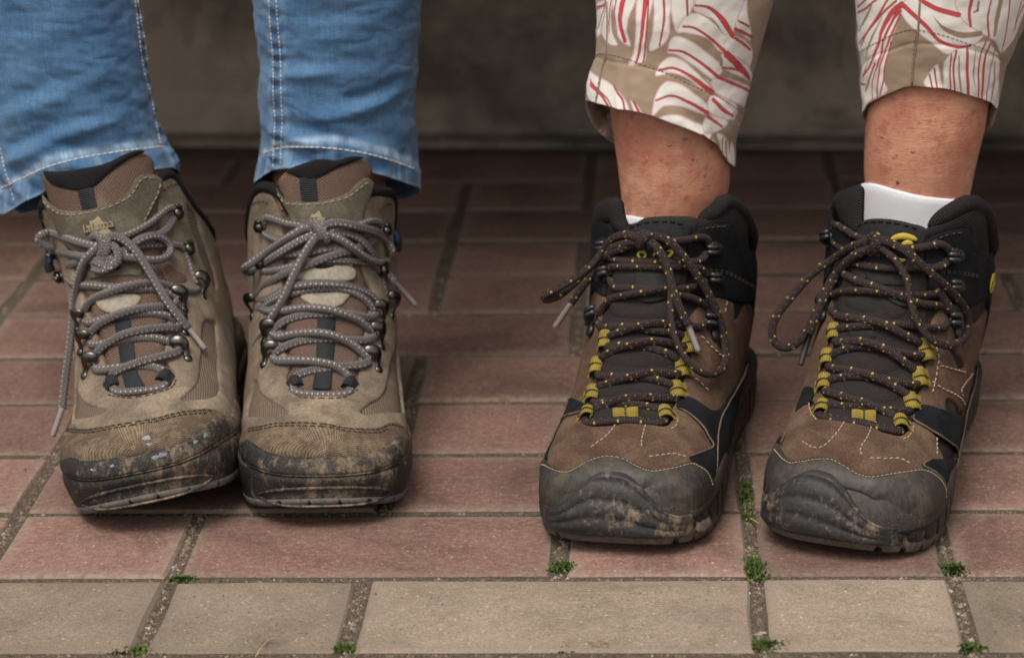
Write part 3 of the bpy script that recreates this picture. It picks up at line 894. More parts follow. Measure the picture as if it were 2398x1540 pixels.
    def frame(s, px, py):
        p, u, v = s.snap(px, py)
        n = s.normal(np.array([u]), np.array([v]))[0]
        x = RT-n*(RT@n); x /= np.linalg.norm(x); y = np.cross(n, x)
        return p, x, y, n
    def stitch(s, rows, mat, off, parent=None, ln=2.4, gap=1.3, r=.33, name='stitching'):
        acc = Acc()
        for pts in rows:
            m = catmull(s.uv(pts), 8); m = resample(m, .4)
            d = np.r_[0, np.cumsum(np.linalg.norm(np.diff(m, axis=0), axis=1))]
            k = 0.
            while k+ln < d[-1]:
                t = np.linspace(k, k+ln, 4)
                q = np.stack([np.interp(t, d, m[:, 0]), np.interp(t, d, m[:, 1])], -1)
                P = s.point(q[:, 0]/s.L, q[:, 1]/s.R, off+np.array([-.2, .3, .3, -.2]))
                V, F, U = tube(P, r*.001, 5); acc.add(V, F, U); k += ln+gap
        return acc.build(name, mat, parent or s.root, kind='stuff')
    def lace(s, mat, paths, r, flat=.92):
        acc = Acc()
        for pts in paths:
            P = s.path(pts); V, F, U = tube(P, r*.001, 10, flat); acc.add(V, F, U)
        return acc.build('lace', mat, s.root)
    def aglet(s, mat, p0, p1, r, parent, h=6):
        P = s.path([(*p0, h), ((p0[0]+p1[0])/2, (p0[1]+p1[1])/2, h), (*p1, h)])
        n = len(P); rr = np.full(n, r*.001); rr[-1] *= .8
        V, F, U = tube(P, rr, 8); return mesh_obj('aglet', V, F, mat, parent, uv=U)
    def hook_ring(s, px, py, side, off=2.6, k=1.):
        """bent metal eyelet: riveted tail outward, curled lip holding the lace"""
        p, x, y, n = s.frame(px, py); x = x*side
        acc = Acc(); mm = .001*k
        pts = [p+n*(off)*.001+(x*5.6-y*5.2)*mm, p+n*(off+1.2)*.001+(x*4.4-y*2.2)*mm, p+n*(off+4.2)*.001+(x*2.6+y*.6)*mm,
               p+n*(off+5.4)*.001+(x*-.6+y*2.)*mm, p+n*(off+3.8)*.001+(x*-3.8+y*1.6)*mm, p+n*(off+1.4)*.001+(x*-4.8+y*.2)*mm]
        c = catmull(pts, 6); k_ = np.linspace(0, 1, len(c))
        V, F, U = tube(c, np.interp(k_, [0, .25, .5, .85, 1], [1.6, 2.1, 3.1, 2.9, 1.8])*mm, 10, .42, up=n); acc.add(V, F, U)
        V, F = ball(p+n*off*.001+(x*6.2-y*5.6)*mm, 2.7*mm, 10, 6, (1, 1, .5), np.array([x, y, n])); acc.add(V, F)
        return acc.build('lace_hook', MT['metal'], s.root)
    def hook_dome(s, px, py, side, off=2.6):
        p, x, y, n = s.frame(px, py); x = x*side
        acc = Acc(); mm = .001
        V, F = ball(p+n*(off+.3)*mm, 4.4*mm, 12, 6, (1, 1, .35), np.array([x, y, n])); acc.add(V, F)
        V, F = ball(p+n*(off+2.6)*mm+x*.4*mm, 3.9*mm, 14, 9, (1.05, .95, .72), np.array([x, y, n])); acc.add(V, F)
        pts = [p+n*(off+3)*mm+x*2*mm+y*2*mm, p+n*(off+4.6)*mm+y*3.4*mm-x*1*mm, p+n*(off+3.4)*mm+y*3.6*mm-x*3.6*mm]
        V, F, U = tube(catmull(pts, 5), 1.1*mm, 7); acc.add(V, F, U)
        return acc.build('lace_hook', MT['metal'], s.root)
    def hook_plastic(s, px, py, side, off=2.8, low=False, k=1.):
        p, x, y, n = s.frame(px, py); x = x*side
        acc = Acc(); mm = .001*k
        V, F = ball(p+n*off*.001+x*2.2*mm, 5.*mm, 14, 6, (1.25, .95, .32), np.array([x, y, n])); acc.add(V, F)
        V, F = ball(p+n*(off+2.2)*.001+x*4.2*mm, 3.4*mm, 12, 6, (1, 1, .5), np.array([x, y, n])); acc.add(V, F)
        for w in ((-2.2, 2.2) if low else (-1.5, 1.5)):
            pts = [p+n*(off+.5)*.001+(x*3.2+y*w)*mm, p+n*(off+3.8)*.001+(x*1.6+y*w)*mm, p+n*(off+5.)*.001+(x*-1.4+y*w)*mm, p+n*(off+3.4)*.001+(x*-4.2+y*w)*mm, p+n*(off+1.8)*.001+(x*-4.6+y*w)*mm]
            V, F, U = tube(catmull(pts, 5), 1.7*mm, 8); acc.add(V, F, U)
        if low:
            V, F = ball(p+n*(off+.6)*.001+(x*5.2-y*6.2)*mm, 4.*mm, 12, 6, (1, 1.1, .45), np.array([x, y, n])); acc.add(V, F)
        return acc.build('lace_hook', MT['plastic_k'], s.root)
    def loop(s, px, py, dx, dy, mat, w=8., l=6.5, off=1.2, hh=4.6, seam=True):
        """webbing loop that holds the lace; (dx,dy) on the picture points to the lacing gap"""
        p, x, y, n = s.frame(px, py)
        a = x*dx-y*dy*-1 if False else x*dx+y*(-dy); a = a/np.linalg.norm(a); b = np.cross(n, a)
        mm = .001
        prof = [(-l, .2), (-l*.55, 1.6), (-l*.1, hh), (l*.45, hh+.5), (l*.85, hh-1.1), (l*.95, hh-2.6), (l*.7, 1.), (l*.55, .2)]
        c = catmull(np.array([(q[0], q[1]) for q in prof]), 4)
        V = []; U = []; nb = 7; d = np.r_[0, np.cumsum(np.linalg.norm(np.diff(c, axis=0), axis=1))]
        for t, layer in ((0., 0), (-.9, 1)):
            for i, q in enumerate(c):
                for j in range(nb):
                    f = j/(nb-1)*2-1
                    sad = -.5*(1-f*f)+(.45 if seam and abs(f) > .2 else 0)-(.5 if abs(f) == 1 else 0)
                    V.append(p+a*(q[0]*mm)+b*(f*w*.5*mm)+n*((off+q[1]*(1)+sad+t)*mm)); U.append((d[i], f*w))
        m = len(c)*nb
        F = grid_faces(len(c), nb); F = F+[tuple(k+m for k in f[::-1]) for f in F]
        for i in range(len(c)-1):
            for j in (0, nb-1):
                q0, q1 = i*nb+j, (i+1)*nb+j
                F.append((q0, q1, q1+m, q0+m) if j == 0 else (q1, q0, q0+m, q1+m))
        o = mesh_obj('webbing_loop', np.array(V), F, mat, s.root, uv=U)
        if seam:
            P = np.array([p+a*(q[0]*mm)+n*((off+q[1]+.25)*mm) for q in c[2:-8]])
            Vt, Ft, Ut = tube(P, .42*mm, 5); mesh_obj('seam', Vt, Ft, MT['thread_d'], o, uv=Ut)
        return o
def roll(s, name, mat, pts, r, off, parent=None, flat=1.):
    m = resample(catmull(s.uv(pts), 8), 2.)
    P = s.point(m[:, 0]/s.L, m[:, 1]/s.R, np.full(len(m), off))
    n = len(P); rr = np.full(n, r*.001); t = np.linspace(0, 1, n); rr *= np.sqrt(np.clip(1-(2*t-1)**8, .05, 1))
    V, F, U = tube(P, rr, 10, flat); return mesh_obj(name, V, F, mat, parent or s.root, uv=U)
Boot.roll = roll
def ml(*a):            # polyline helper: x,y,h triples
    return [tuple(a[i:i+3]) for i in range(0, len(a), 3)]
def pts(*a):
    return [tuple(a[i:i+2]) for i in range(0, len(a), 2)]
def lerp_y(s, a, lo, hi, y0=10, y1=80):
    y = s.yof(a); t = np.clip((y-y0)/(y1-y0), 0, 1); t = t*t*(3-2*t)
    return lo*(1-t)+hi*t

def taupe_sole(s):
    A, O = s.sole_curve(); a0, a1 = A[0], A[-1]
    sp = s.spring
    def lugs(a, depth):
        ph = ((a+3*np.sin(a/17.))/19.5) % 1
        return np.where(np.abs(ph-.5) < .045, depth, 0.)
    def tread(a):
        z = sp(a)
        return [(z+lugs(a, 3.2), -5.), (z+lugs(a, 3.), -3.), (z+1+lugs(a, 2.), -1.6), (z+lerp_y(s, a, 4.4, 6), -.5), (z+lerp_y(s, a, 5., 6.8), -2.6)]
    o = s.strip('outsole', MT['outsole'], a0, a1, tread, step=1.3, closed_bottom=True)
    def mid(a):
        z = sp(a); zt = lerp_y(s, a, 31.5, 22); zb = z+lerp_y(s, a, 4.8, 6.4)
        bow = np.clip(1-(a/40)**2, 0, 1)*(np.abs(a) < 60)
        q = []
        for f in np.linspace(0, 1, 9):
            o = -1.+2.4*min(1, f*1.5)+.7*np.sin(f*math.pi)-(2.3*bow*np.exp(-((f-.42)/.26)**2))
            q.append((zb+(zt-zb)*f, o if 0 < f < 1 else -1.))
        return q
    s.strip('midsole', MT['midsole'], a0, a1, mid, step=2.)
    def groove(a):
        zt = lerp_y(s, a, 31.5, 22)
        return [(zt-.6, -.5), (zt-.2, 1.35), (zt+.6, 1.35), (zt+1., -.5)]
    s.strip('welt', MT['groove'], a0, a1, groove)
    def rand(a):
        zb = lerp_y(s, a, 32.2, 22.8); zt = lerp_y(s, a, 40., 32.5, 5, 60)+1.2*fbm(a/16, a*0, 2, s.seed)+(5.5 if s.key == 'A' else 3.8)*np.exp(-((np.abs(a)-60)/15)**2)*((a > 0) | (s.key != 'A'))
        inn = lerp_y(s, a, 4.6, 1.5, 0, 40)
        q = [(zb-.4, -1.)]
        for f in np.linspace(0, 1, 7):
            q.append((zb+(zt-zb)*f, 1.4+.5*math.sin(f*math.pi)-inn*.6*f**1.5))
        q.append((zt+.7, .4-inn)); q.append((zt-1., -2.6-inn)); q.append((zt-4., -9.-inn))
        return q
    s.strip('rand', MT['rand'], a0, a1, rand)
    aa = np.linspace(-43, 43, 60)
    for zt_, nm in ((24.5, 0), (13.5, 1)):
        z = sp(aa)+7.4+(zt_-sp(0.)-7.4)*np.clip(1-(np.abs(aa)/43)**3.2, 0, 1)
        f = np.clip((z-sp(aa)-5)/20, 0, 1); P = to_world(s.b, s.sole_pt(aa, z, -1.+2.4*np.minimum(1, f*1.5)+.3))
        V, F, U = tube(P, .0009 if nm == 0 else .0007, 7); mesh_obj('toe_ridge', V, F, MT['rand' if nm == 0 else 'groove'], s.root, uv=U)

def taupe_boot(key, label, D):
    s = Boot(key, label)
    s.shell('upper', MT['mesh_t'], .755)
    for w in D['side_mesh']: s.panel('side_mesh', MT['mesh_side'], w, .5, .2, 1.)
    s.panel('suede_upper', MT['suede_t'], D['suede'], 2.3, 0, 1.7, holes=D['windows'], step=4.2)
    s.panel('toe_cap', MT['toe_fabric'], D['cap'], 1.6, 1.9, 1.2, step=3.2)
    s.stitch(D['cap_stitch'], MT['thread_d'], 3.7, r=.42)
    tg = s.panel('tongue', MT['mesh_t'], D['tongue'], 3.0, .2, 9., back=4.5, step=3.4)
    s.panel('webbing', MT['web_black'], D['web'], .9, 3.1, .8, parent=tg, smooth=False)
    s.panel('webbing', MT['web_black'], D['web_top'], 1., 3.1, .8, parent=tg, smooth=False)
    s.panel('lining', MT['knit_black'], D['wave'], 1.8, 3.0, 4., parent=tg)
    pt = s.panel('tongue_patch', MT['suede_g'], D['patch'], 1.5, 3.2, 1.2, parent=tg)
    s.stitch(D['patch_stitch'], MT['thread_t'], 4.8, parent=tg)
    s.panel('keeper', MT['patch_g'], D['keeper'], 1.2, 3.3, 1., parent=tg)
    if 'keeper2' in D: s.panel('keeper', MT['patch_g'], D['keeper2'], 1.2, 4.3, 1., parent=tg)
    if 'slot' in D: s.panel('slot', MT['knit_black'], D['slot'], .25, 4.8 if 'keeper2' not in D else 5.5, .6, parent=tg, step=1.5)
    s.panel('badge', MT['logo'], D['leaf'], .7, 4.7, .6, step=1.5, parent=tg)
    for w in D.get('gusset', []): s.panel('gusset_mesh', MT['mesh_t'], w, .6, 2.1, .8)
    for r_ in D['roll']: s.roll('collar_lining', MT['knit_black'], r_, 3.4, .4)
    s.stitch(D['stitch'], MT['thread_d'], 2.5, r=.36)
    taupe_sole(s)
    for x, y, sd in D['rings']: s.hook_ring(x, y, sd)
    for x, y, sd in D['domes']: s.hook_dome(x, y, sd)
    for x, y, dx, dy in D['loops']: s.loop(x, y, dx, dy, MT['web_black'], 8.5, 5.2, 1.4, 4.2, seam=False)
    lc = s.lace(MT['lace_t'], D['lace'], 2.5, .8)
    for p0, p1, h in D['aglets']: s.aglet(MT['aglet_t'], p0, p1, 1.7, lc, h)
    return s

DA = dict(
 suede=[('u', .0, -2.6, 'c'), ('u', .0, 2.6, 'c'), ('u', .74, 2.6, 'c'), ('u', .755, 1.7), (430, 441), (413, 419), (385, 414), (366, 424, 'c'), (368, 450), (366, 480), (368, 522), (375, 587), (384, 640), (402, 720), (391, 745), (387, 789), (385, 845), (396, 862), (406, 884), (391, 913), (348, 927), (298, 933), (262, 920), (247, 905), (254, 878), (245, 835), (232, 785), (212, 735), (193, 673), (174, 611), (150, 560), (134, 515), (128, 499), (116, 478, 'c'), (103, 487), (91, 506), ('u', .755, -1.75), ('u', .74, -2.6, 'c')],
 windows=[pts(474, 757, 490, 755, 500, 764, 505, 852, 506, 926, 473, 940, 424, 942, 456, 908, 467, 852, 469, 785),
          pts(182, 835, 189, 918, 209, 951, 252, 966, 209, 982, 172, 975, 174, 934),
          pts(433, 483, 456, 515, 463, 543, 482, 596, 500, 660, 494, 674, 467, 611, 452, 564, 437, 505)],
 side_mesh=[pts(470, 750, 492, 750, 508, 764, 508, 852, 508, 930, 473, 946, 418, 948, 450, 905, 462, 852, 464, 785),
            pts(180, 828, 194, 918, 214, 948, 260, 968, 209, 988, 166, 980, 168, 934),
            pts(430, 478, 460, 512, 468, 543, 487, 596, 505, 662, 494, 680, 462, 613, 447, 566, 431, 505)],
 cap=[('u', .0, -2.3, 'c'), ('u', .0, 2.3, 'c'), ('u', .16, 1.95), (522, 986), (490, 967), (457, 968), (391, 980), (325, 993), (225, 1010), (192, 1011), (168, 1004), ('u', .14, -1.75)],
 cap_stitch=[pts(172, 1010, 192, 1017, 225, 1017, 325, 1000, 391, 987, 457, 975, 490, 974), pts(172, 1016, 192, 1023, 225, 1023, 325, 1006, 391, 993, 457, 981, 488, 980)],
 tongue=[(104, 425), (109, 404), (150, 402), (210, 394), (253, 383), (285, 366), (313, 357), (338, 359), (354, 371), (361, 395), (366, 440), (372, 520), (380, 600), (390, 700), (389, 800), (388, 870), (380, 912), (280, 922), (258, 890), (245, 820), (222, 740), (190, 650), (150, 560), (122, 480)],
 web=pts(270, 747, 306, 745, 326, 880, 345, 919, 298, 922, 288, 880),
 web_top=pts(186, 440, 221, 436, 234, 500, 201, 504),
 wave=pts(109, 398, 150, 400, 210, 392, 253, 381, 285, 364, 313, 354, 335, 356, 326, 361, 295, 376, 257, 406, 223, 440, 200, 447, 178, 446, 131, 430, 114, 408),
 patch=[(109, 452, 'c'), (131, 476), (163, 491), (199, 493), (253, 481), (293, 455), (312, 422), (328, 411), (358, 415), (370, 434), (356, 475), (336, 522), (330, 560), (331, 655, 'c'), (219, 659, 'c'), (206, 610), (160, 560), (130, 500)],
 patch_stitch=[pts(118, 466, 140, 487, 165, 499, 199, 501, 253, 489, 297, 463, 318, 428, 332, 419, 352, 422), pts(362, 434, 348, 475, 328, 522)],
 keeper=pts(233, 701, 250, 697, 326, 698, 320, 722, 300, 737, 262, 738, 240, 724),
 slot=pts(259, 636, 272, 630, 287, 629, 284, 636, 271, 640),
 leaf=[(235, 508, 'c'), (241, 516), (246, 524, 'c'), (253, 523, 'c'), (252, 530), (256, 537, 'c'), (262, 549), (246, 556), (225, 550, 'c'), (212, 536, 'c'), (211, 529, 'c'), (219, 530, 'c'), (217, 518, 'c'), (225, 518, 'c')],
 gusset=[pts(374, 617, 410, 638, 434, 656, 417, 668, 384, 660)],
 roll=[[('u', .75, 2.9), ('u', .765, 1.5), (400, 413), (374, 420), (370, 440)], [('u', .75, -2.9), ('u', .765, -1.6), (104, 480), (128, 490), (138, 520)]],
 stitch=[pts(375, 448, 392, 434, 412, 436, 424, 452), pts(258, 932, 300, 940, 350, 934, 400, 917, 414, 890), pts(96, 520, 104, 503, 116, 497)],
 rings=[(224, 855, -1), (211, 799, -1), (201, 746, -1), (415, 822, 1), (409, 757, 1), (408, 702, 1), (456, 668, 1)],
 domes=[(156, 645, -1), (427, 589, 1), (401, 503, 1), (118, 590, -1)],
 loops=[(263, 905, 1, -.35), (389, 892, -1, -.35)],
 lace=[ml(262, 902, 3, 268, 912, 4, 285, 917, 4, 330, 914, 4, 375, 907, 4, 388, 898, 3),
  ml(259, 900, 3, 262, 880, 4.5, 278, 866, 6, 325, 848, 8, 374, 835, 7, 410, 826, 6, 421, 818, 5),
  ml(391, 885, 3, 385, 870, 4.5, 358, 859, 4.5, 325, 856, 4.5, 275, 861, 5, 235, 866, 6, 221, 862, 5),
  ml(216, 852, 4.5, 225, 829, 5.5, 240, 812, 6, 258, 799, 7, 291, 782, 8.5, 341, 771, 8, 391, 766, 7, 413, 768, 6, 420, 760, 5),
  ml(422, 815, 4.5, 401, 801, 4.5, 358, 791, 4.5, 308, 792, 4.5, 258, 801, 5.5, 225, 807, 6, 211, 805, 5),
  ml(206, 796, 4.5, 213, 778, 5.5, 232, 759, 6.5, 275, 736, 8.5, 323, 723, 8, 374, 718, 7, 405, 715, 6, 414, 706, 5),
  ml(416, 752, 4.5, 391, 739, 4.5, 341, 733, 4.5, 291, 738, 4.5, 242, 747, 5.5, 212, 756, 6, 199, 752, 5),
  ml(195, 740, 4.5, 199, 724, 5.5, 212, 705, 6, 249, 686, 8, 296, 670, 8.5, 343, 663, 8, 374, 664, 7, 420, 677, 6, 450, 684, 6, 464, 680, 5),
  ml(414, 700, 4.5, 403, 691, 4.5, 358, 678, 4.5, 296, 676, 4.5, 218, 669, 5.5, 175, 666, 6, 160, 655, 5),
  ml(150, 642, 4.5, 152, 631, 5, 165, 620, 5.5, 187, 613, 6, 225, 606, 6.5),
  ml(458, 664, 4.5, 448, 642, 3.5, 440, 615, 3.5, 430, 592, 4.5), ml(430, 586, 5, 417, 576, 5.5, 374, 575, 5, 330, 577, 5.5, 300, 590, 6, 260, 600, 8),
  ml(408, 494, 5.5, 399, 487, 6, 380, 499, 6, 349, 524, 6, 311, 545, 7, 280, 556, 8, 250, 570, 9),
  ml(408, 508, 5, 402, 518, 5.5, 389, 538, 5.5, 370, 551, 5.5, 345, 566, 5.5, 310, 580, 6),
  # bow
  ml(240, 572, 9, 218, 575, 10, 171, 562, 10, 125, 546, 9, 104, 547, 9, 91, 556, 9, 96, 568, 9, 115, 580, 9, 140, 590, 10, 187, 600, 11, 225, 600, 10),
  ml(250, 575, 9, 280, 590, 10, 305, 578, 11, 327, 561, 12, 358, 552, 12, 383, 558, 12, 399, 577, 12, 396, 597, 12, 377, 607, 12, 350, 609, 12, 311, 603, 11, 274, 600, 10, 250, 602, 9),
  ml(228, 577, 11, 214, 592, 13, 196, 614, 13, 184, 649, 12, 174, 705, 11, 168, 767, 9, 162, 819, 8, 153, 885, 8, 148, 934, 8, 146, 958, 8),
  ml(238, 566, 11, 256, 555, 13, 274, 555, 13, 299, 568, 14, 327, 599, 15, 358, 649, 14, 389, 701, 13, 420, 742, 11, 441, 768, 9),
  # knot
  ml(215, 556, 9, 222, 551, 12, 232, 556, 13.5, 240, 570, 14, 238, 590, 13, 232, 600, 10), ml(232, 558, 11, 248, 562, 13.5, 252, 578, 14, 246, 594, 13, 240, 598, 11),
  ml(250, 570, 11, 268, 578, 13, 278, 598, 13.5, 272, 616, 12, 258, 620, 10), ml(216, 618, 9, 232, 608, 11, 256, 606, 12, 268, 615, 11), ml(220, 628, 9, 236, 632, 11, 252, 628, 12, 262, 612, 12), ml(224, 612, 10, 240, 620, 12.5, 262, 624, 12, 268, 608, 11)],
 aglets=[((146, 955), (123, 1022), 8), ((440, 766), (481, 818), 9)])

DB = dict(
 suede=[('u', .0, -2.6, 'c'), ('u', .0, 2.6, 'c'), ('u', .74, 2.6, 'c'), ('u', .755, 1.7), (916, 469), (890, 456), (862, 461), (847, 480, 'c'), (845, 510), (842, 560), (836, 610), (848, 645), (868, 690), (856, 735), (848, 786), (836, 850), (838, 880), (828, 912), (806, 927), (760, 931), (706, 929), (680, 908), (674, 885), (681, 862), (672, 829), (664, 786), (664, 709), (668, 622), (666, 540), (658, 497), (643, 460), (625, 447, 'c'), (608, 451), (592, 464), ('u', .755, -1.7), ('u', .74, -2.6, 'c')],
 windows=[pts(934, 800, 920, 809, 909, 852, 905, 885, 892, 931, 845, 967, 875, 974, 944, 964, 946, 905, 938, 852),
          pts(603, 895, 620, 931, 672, 968, 643, 982, 588, 979, 586, 958, 594, 931)],
 side_mesh=[pts(934, 793, 916, 805, 904, 852, 900, 883, 886, 928, 836, 968, 875, 980, 948, 970, 950, 905, 942, 845),
            pts(603, 886, 626, 929, 680, 969, 643, 988, 584, 985, 582, 955, 590, 929)],
 cap=[('u', .0, -2.3, 'c'), ('u', .0, 2.3, 'c'), ('u', .16, 1.9), (952, 1015), (935, 1003), (908, 998), (878, 1011), (825, 1011), (743, 999), (677, 997), (620, 1004), (588, 1007), ('u', .15, -1.9)],
 cap_stitch=[pts(592, 1013, 620, 1010, 677, 1003, 743, 1005, 825, 1017, 878, 1018, 908, 1006, 933, 1011), pts(592, 1019, 620, 1016, 677, 1009, 743, 1011, 825, 1023, 878, 1025, 908, 1012)],
 tongue=[(652, 430), (656, 415), (676, 399), (703, 387), (748, 375), (785, 378), (817, 368), (849, 371), (867, 387), (870, 408), (862, 440), (852, 520), (842, 620), (862, 700), (852, 790), (832, 880), (812, 918), (700, 920), (684, 888), (678, 830), (668, 740), (672, 620), (672, 540), (662, 470)],
 web=pts(744, 740, 784, 740, 783, 819, 775, 921, 732, 921, 742, 819),
 web_top=pts(704, 414, 741, 412, 746, 478, 711, 480),
 wave=pts(673, 400, 703, 386, 748, 373, 785, 376, 817, 366, 848, 369, 830, 376, 788, 394, 750, 417, 729, 423, 703, 417, 686, 408),
 patch=[(653, 438, 'c'), (677, 467), (715, 474), (758, 471), (802, 455), (831, 429), (849, 416), (864, 427, 'c'), (856, 461), (844, 486), (837, 530), (822, 570), (817, 664, 'c'), (699, 661, 'c'), (700, 590), (690, 520), (668, 470)],
 patch_stitch=[pts(662, 452, 678, 475, 715, 481, 758, 478, 804, 463, 835, 437, 852, 425)],
 keeper=pts(709, 695, 760, 690, 812, 690, 806, 708, 788, 725, 755, 727, 722, 714),
 keeper2=pts(701, 634, 760, 628, 818, 634, 815, 662, 760, 666, 702, 660),
 slot=pts(736, 632, 750, 628, 778, 627, 776, 632, 752, 637),
 leaf=[(747, 495, 'c'), (752, 503), (755, 512, 'c'), (762, 514, 'c'), (760, 520), (759, 540), (740, 543), (725, 526, 'c'), (729, 515), (732, 504, 'c'), (739, 505, 'c')],
 roll=[[('u', .75, 2.9), ('u', .765, 1.6), (915, 462), (893, 449), (866, 451), (854, 470)], [('u', .75, -2.9), ('u', .765, -1.6), (606, 446), (634, 440), (660, 458), (676, 490), (682, 520)]],
 stitch=[pts(600, 478, 612, 470, 628, 471, 640, 480), pts(880, 492, 895, 478, 912, 480), pts(678, 918, 706, 938, 760, 941, 808, 937, 842, 915)],
 rings=[(642, 777, -1), (644, 830, -1), (606, 712, -1), (870, 786, 1), (861, 843, 1), (876, 733, 1), (902, 710, 1)],
 domes=[(624, 531, -1), (627, 619, -1), (888, 540, 1), (881, 636, 1)],
 loops=[(691, 905, 1, -.3), (821, 909, -1, -.3)],
 lace=[ml(688, 902, 3, 693, 917, 4, 743, 923, 4, 809, 921, 4, 822, 906, 3),
  ml(688, 896, 3, 693, 882, 4.5, 706, 874, 5, 743, 865, 4.5, 792, 859, 4.5, 845, 854, 6, 866, 846, 5),
  ml(822, 896, 3, 815, 880, 4.5, 802, 868, 6, 779, 854, 8, 726, 845, 8, 677, 844, 7, 650, 844, 6, 638, 838, 5),
  ml(642, 828, 4.5, 653, 820, 5, 670, 810, 5, 713, 797, 4.5, 776, 793, 4.5, 825, 796, 4.5, 860, 796, 5.5, 878, 788, 5),
  ml(864, 840, 4.5, 852, 828, 5.5, 825, 806, 7, 786, 787, 8.5, 743, 779, 8.5, 693, 781, 7, 655, 788, 6, 637, 782, 5),
  ml(640, 772, 4.5, 652, 763, 5, 670, 750, 5, 710, 738, 4.5, 759, 734, 4.5, 825, 736, 5, 865, 744, 6, 884, 736, 5),
  ml(874, 780, 4.5, 862, 768, 5.5, 839, 749, 7, 799, 733, 8.5, 759, 723, 8.5, 710, 721, 7, 660, 728, 6.5, 625, 728, 6, 600, 718, 5),
  ml(600, 720, 5, 615, 720, 5.5, 636, 704, 6, 671, 689, 6.5, 744, 675, 5, 788, 674, 5, 831, 686, 6, 861, 706, 6, 876, 728, 5),
  ml(602, 700, 5, 625, 700, 5, 655, 684, 7, 685, 671, 8, 729, 664, 8.5, 773, 664, 8, 817, 670, 7, 861, 686, 7, 890, 713, 6, 908, 716, 5),
  ml(598, 704, 4.5, 604, 692, 5.5, 615, 674, 6, 642, 654, 6.5, 671, 639, 7, 715, 622, 8, 773, 600, 8, 817, 587, 8, 855, 572, 7, 885, 548, 6),
  ml(618, 622, 5, 624, 634, 5.5, 656, 630, 6, 700, 620, 6, 750, 610, 5, 802, 610, 5, 861, 616, 6, 882, 626, 5.5),
  ml(640, 598, 6, 668, 595, 6, 715, 592, 6, 758, 584, 6.5, 810, 576, 7), ml(906, 704, 4.5, 899, 680, 3.5, 893, 655, 3.5, 886, 640, 4.5),
  ml(618, 526, 5.5, 624, 511, 6, 639, 513, 6, 671, 524, 6, 709, 531, 7, 740, 542, 9), ml(618, 540, 5, 627, 550, 5.5, 650, 560, 6, 680, 566, 6),
  ml(894, 532, 5.5, 886, 521, 6, 869, 518, 6, 846, 525, 6.5, 817, 533, 7, 770, 545, 9), ml(890, 556, 5, 865, 570, 6, 840, 560, 6, 810, 548, 7),
  ml(744, 541, 10, 715, 534, 11, 680, 553, 12, 627, 588, 12, 583, 620, 12, 573, 628, 12, 578, 638, 12, 598, 631, 12, 642, 601, 12, 691, 570, 11, 735, 548, 10),
  ml(752, 536, 10, 770, 524, 11, 800, 522, 12, 831, 529, 13, 875, 542, 13, 904, 561, 13, 919, 587, 13, 909, 610, 13, 884, 616, 13, 855, 602, 13, 826, 580, 13, 796, 560, 12, 768, 550, 11),
  ml(742, 552, 12, 723, 578, 14, 706, 607, 14, 685, 651, 13, 665, 695, 12, 639, 738, 11, 628, 752, 10),
  ml(768, 545, 8, 800, 545, 8, 831, 553, 9, 855, 572, 10, 878, 601, 10, 899, 630, 10, 925, 662, 9),
  ml(728, 520, 9, 737, 517, 12, 750, 530, 14, 762, 552, 14, 765, 566, 11), ml(720, 530, 10, 733, 524, 13, 746, 540, 14.5, 752, 560, 12)],
 aglets=[((629, 750), (594, 809), 9), ((923, 659), (974, 715), 8)])

bootA = taupe_boot('A', 'taupe boot tilted on its outer edge, leftmost of the four, maker name on the tongue', DA)
bootB = taupe_boot('B', 'taupe boot standing straight, second from the left, under the right jeans leg', DB)
# maker's name moulded under the leaf on the leftmost tongue
def lettering(s, text, p0, p1, size, mat, off, parent, fat=0.):
    """raised letters laid along the tongue between two places"""
    cu = bpy.data.curves.new('lettering', 'FONT'); cu.body = text; cu.size = size; cu.extrude = .25; cu.offset = fat; cu.resolution_u = 3
    ob = bpy.data.objects.new('lettering', cu); COL.objects.link(ob)
    dg = bpy.context.evaluated_depsgraph_get(); me = bpy.data.meshes.new_from_object(ob.evaluated_get(dg))
    bpy.data.objects.remove(ob); V = np.array([v.co for v in me.vertices]); F = [tuple(p.vertices) for p in me.polygons]
    w = V[:, 0].max()-V[:, 0].min(); V[:, 0] -= V[:, 0].min()
    (x0, y0), (x1, y1) = p0, p1
    d = np.array([x1-x0, y1-y0], float); l = np.linalg.norm(d); e = d/l; up = np.array([e[1], -e[0]])
    cen = s.frame((x0+x1)/2, (y0+y1)/2); pc, ax, ay, nn = cen
    mmpp = 1/(FPX/np.linalg.norm(pc-CAM))  # metres per photograph pixel here
    k = l/w
    W = []
    for v in V:
        q = (v[0]-w/2)*k, v[1]*k
        a = (ax*e[0]-ay*e[1])*q[0]+(ax*up[0]-ay*up[1])*q[1]
        W.append(pc+a*mmpp+nn*(off+v[2])*.001)
    return mesh_obj('lettering', np.array(W), F, mat, parent, smooth=False)
tgA = [o for o in bootA.root.children if o.name.startswith('tongue')][0]
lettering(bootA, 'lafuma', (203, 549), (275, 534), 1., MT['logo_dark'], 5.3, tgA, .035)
lettering(bootA, 'lafuma', (204, 548.5), (274, 533.5), 1., MT['logo'], 5.75, tgA)
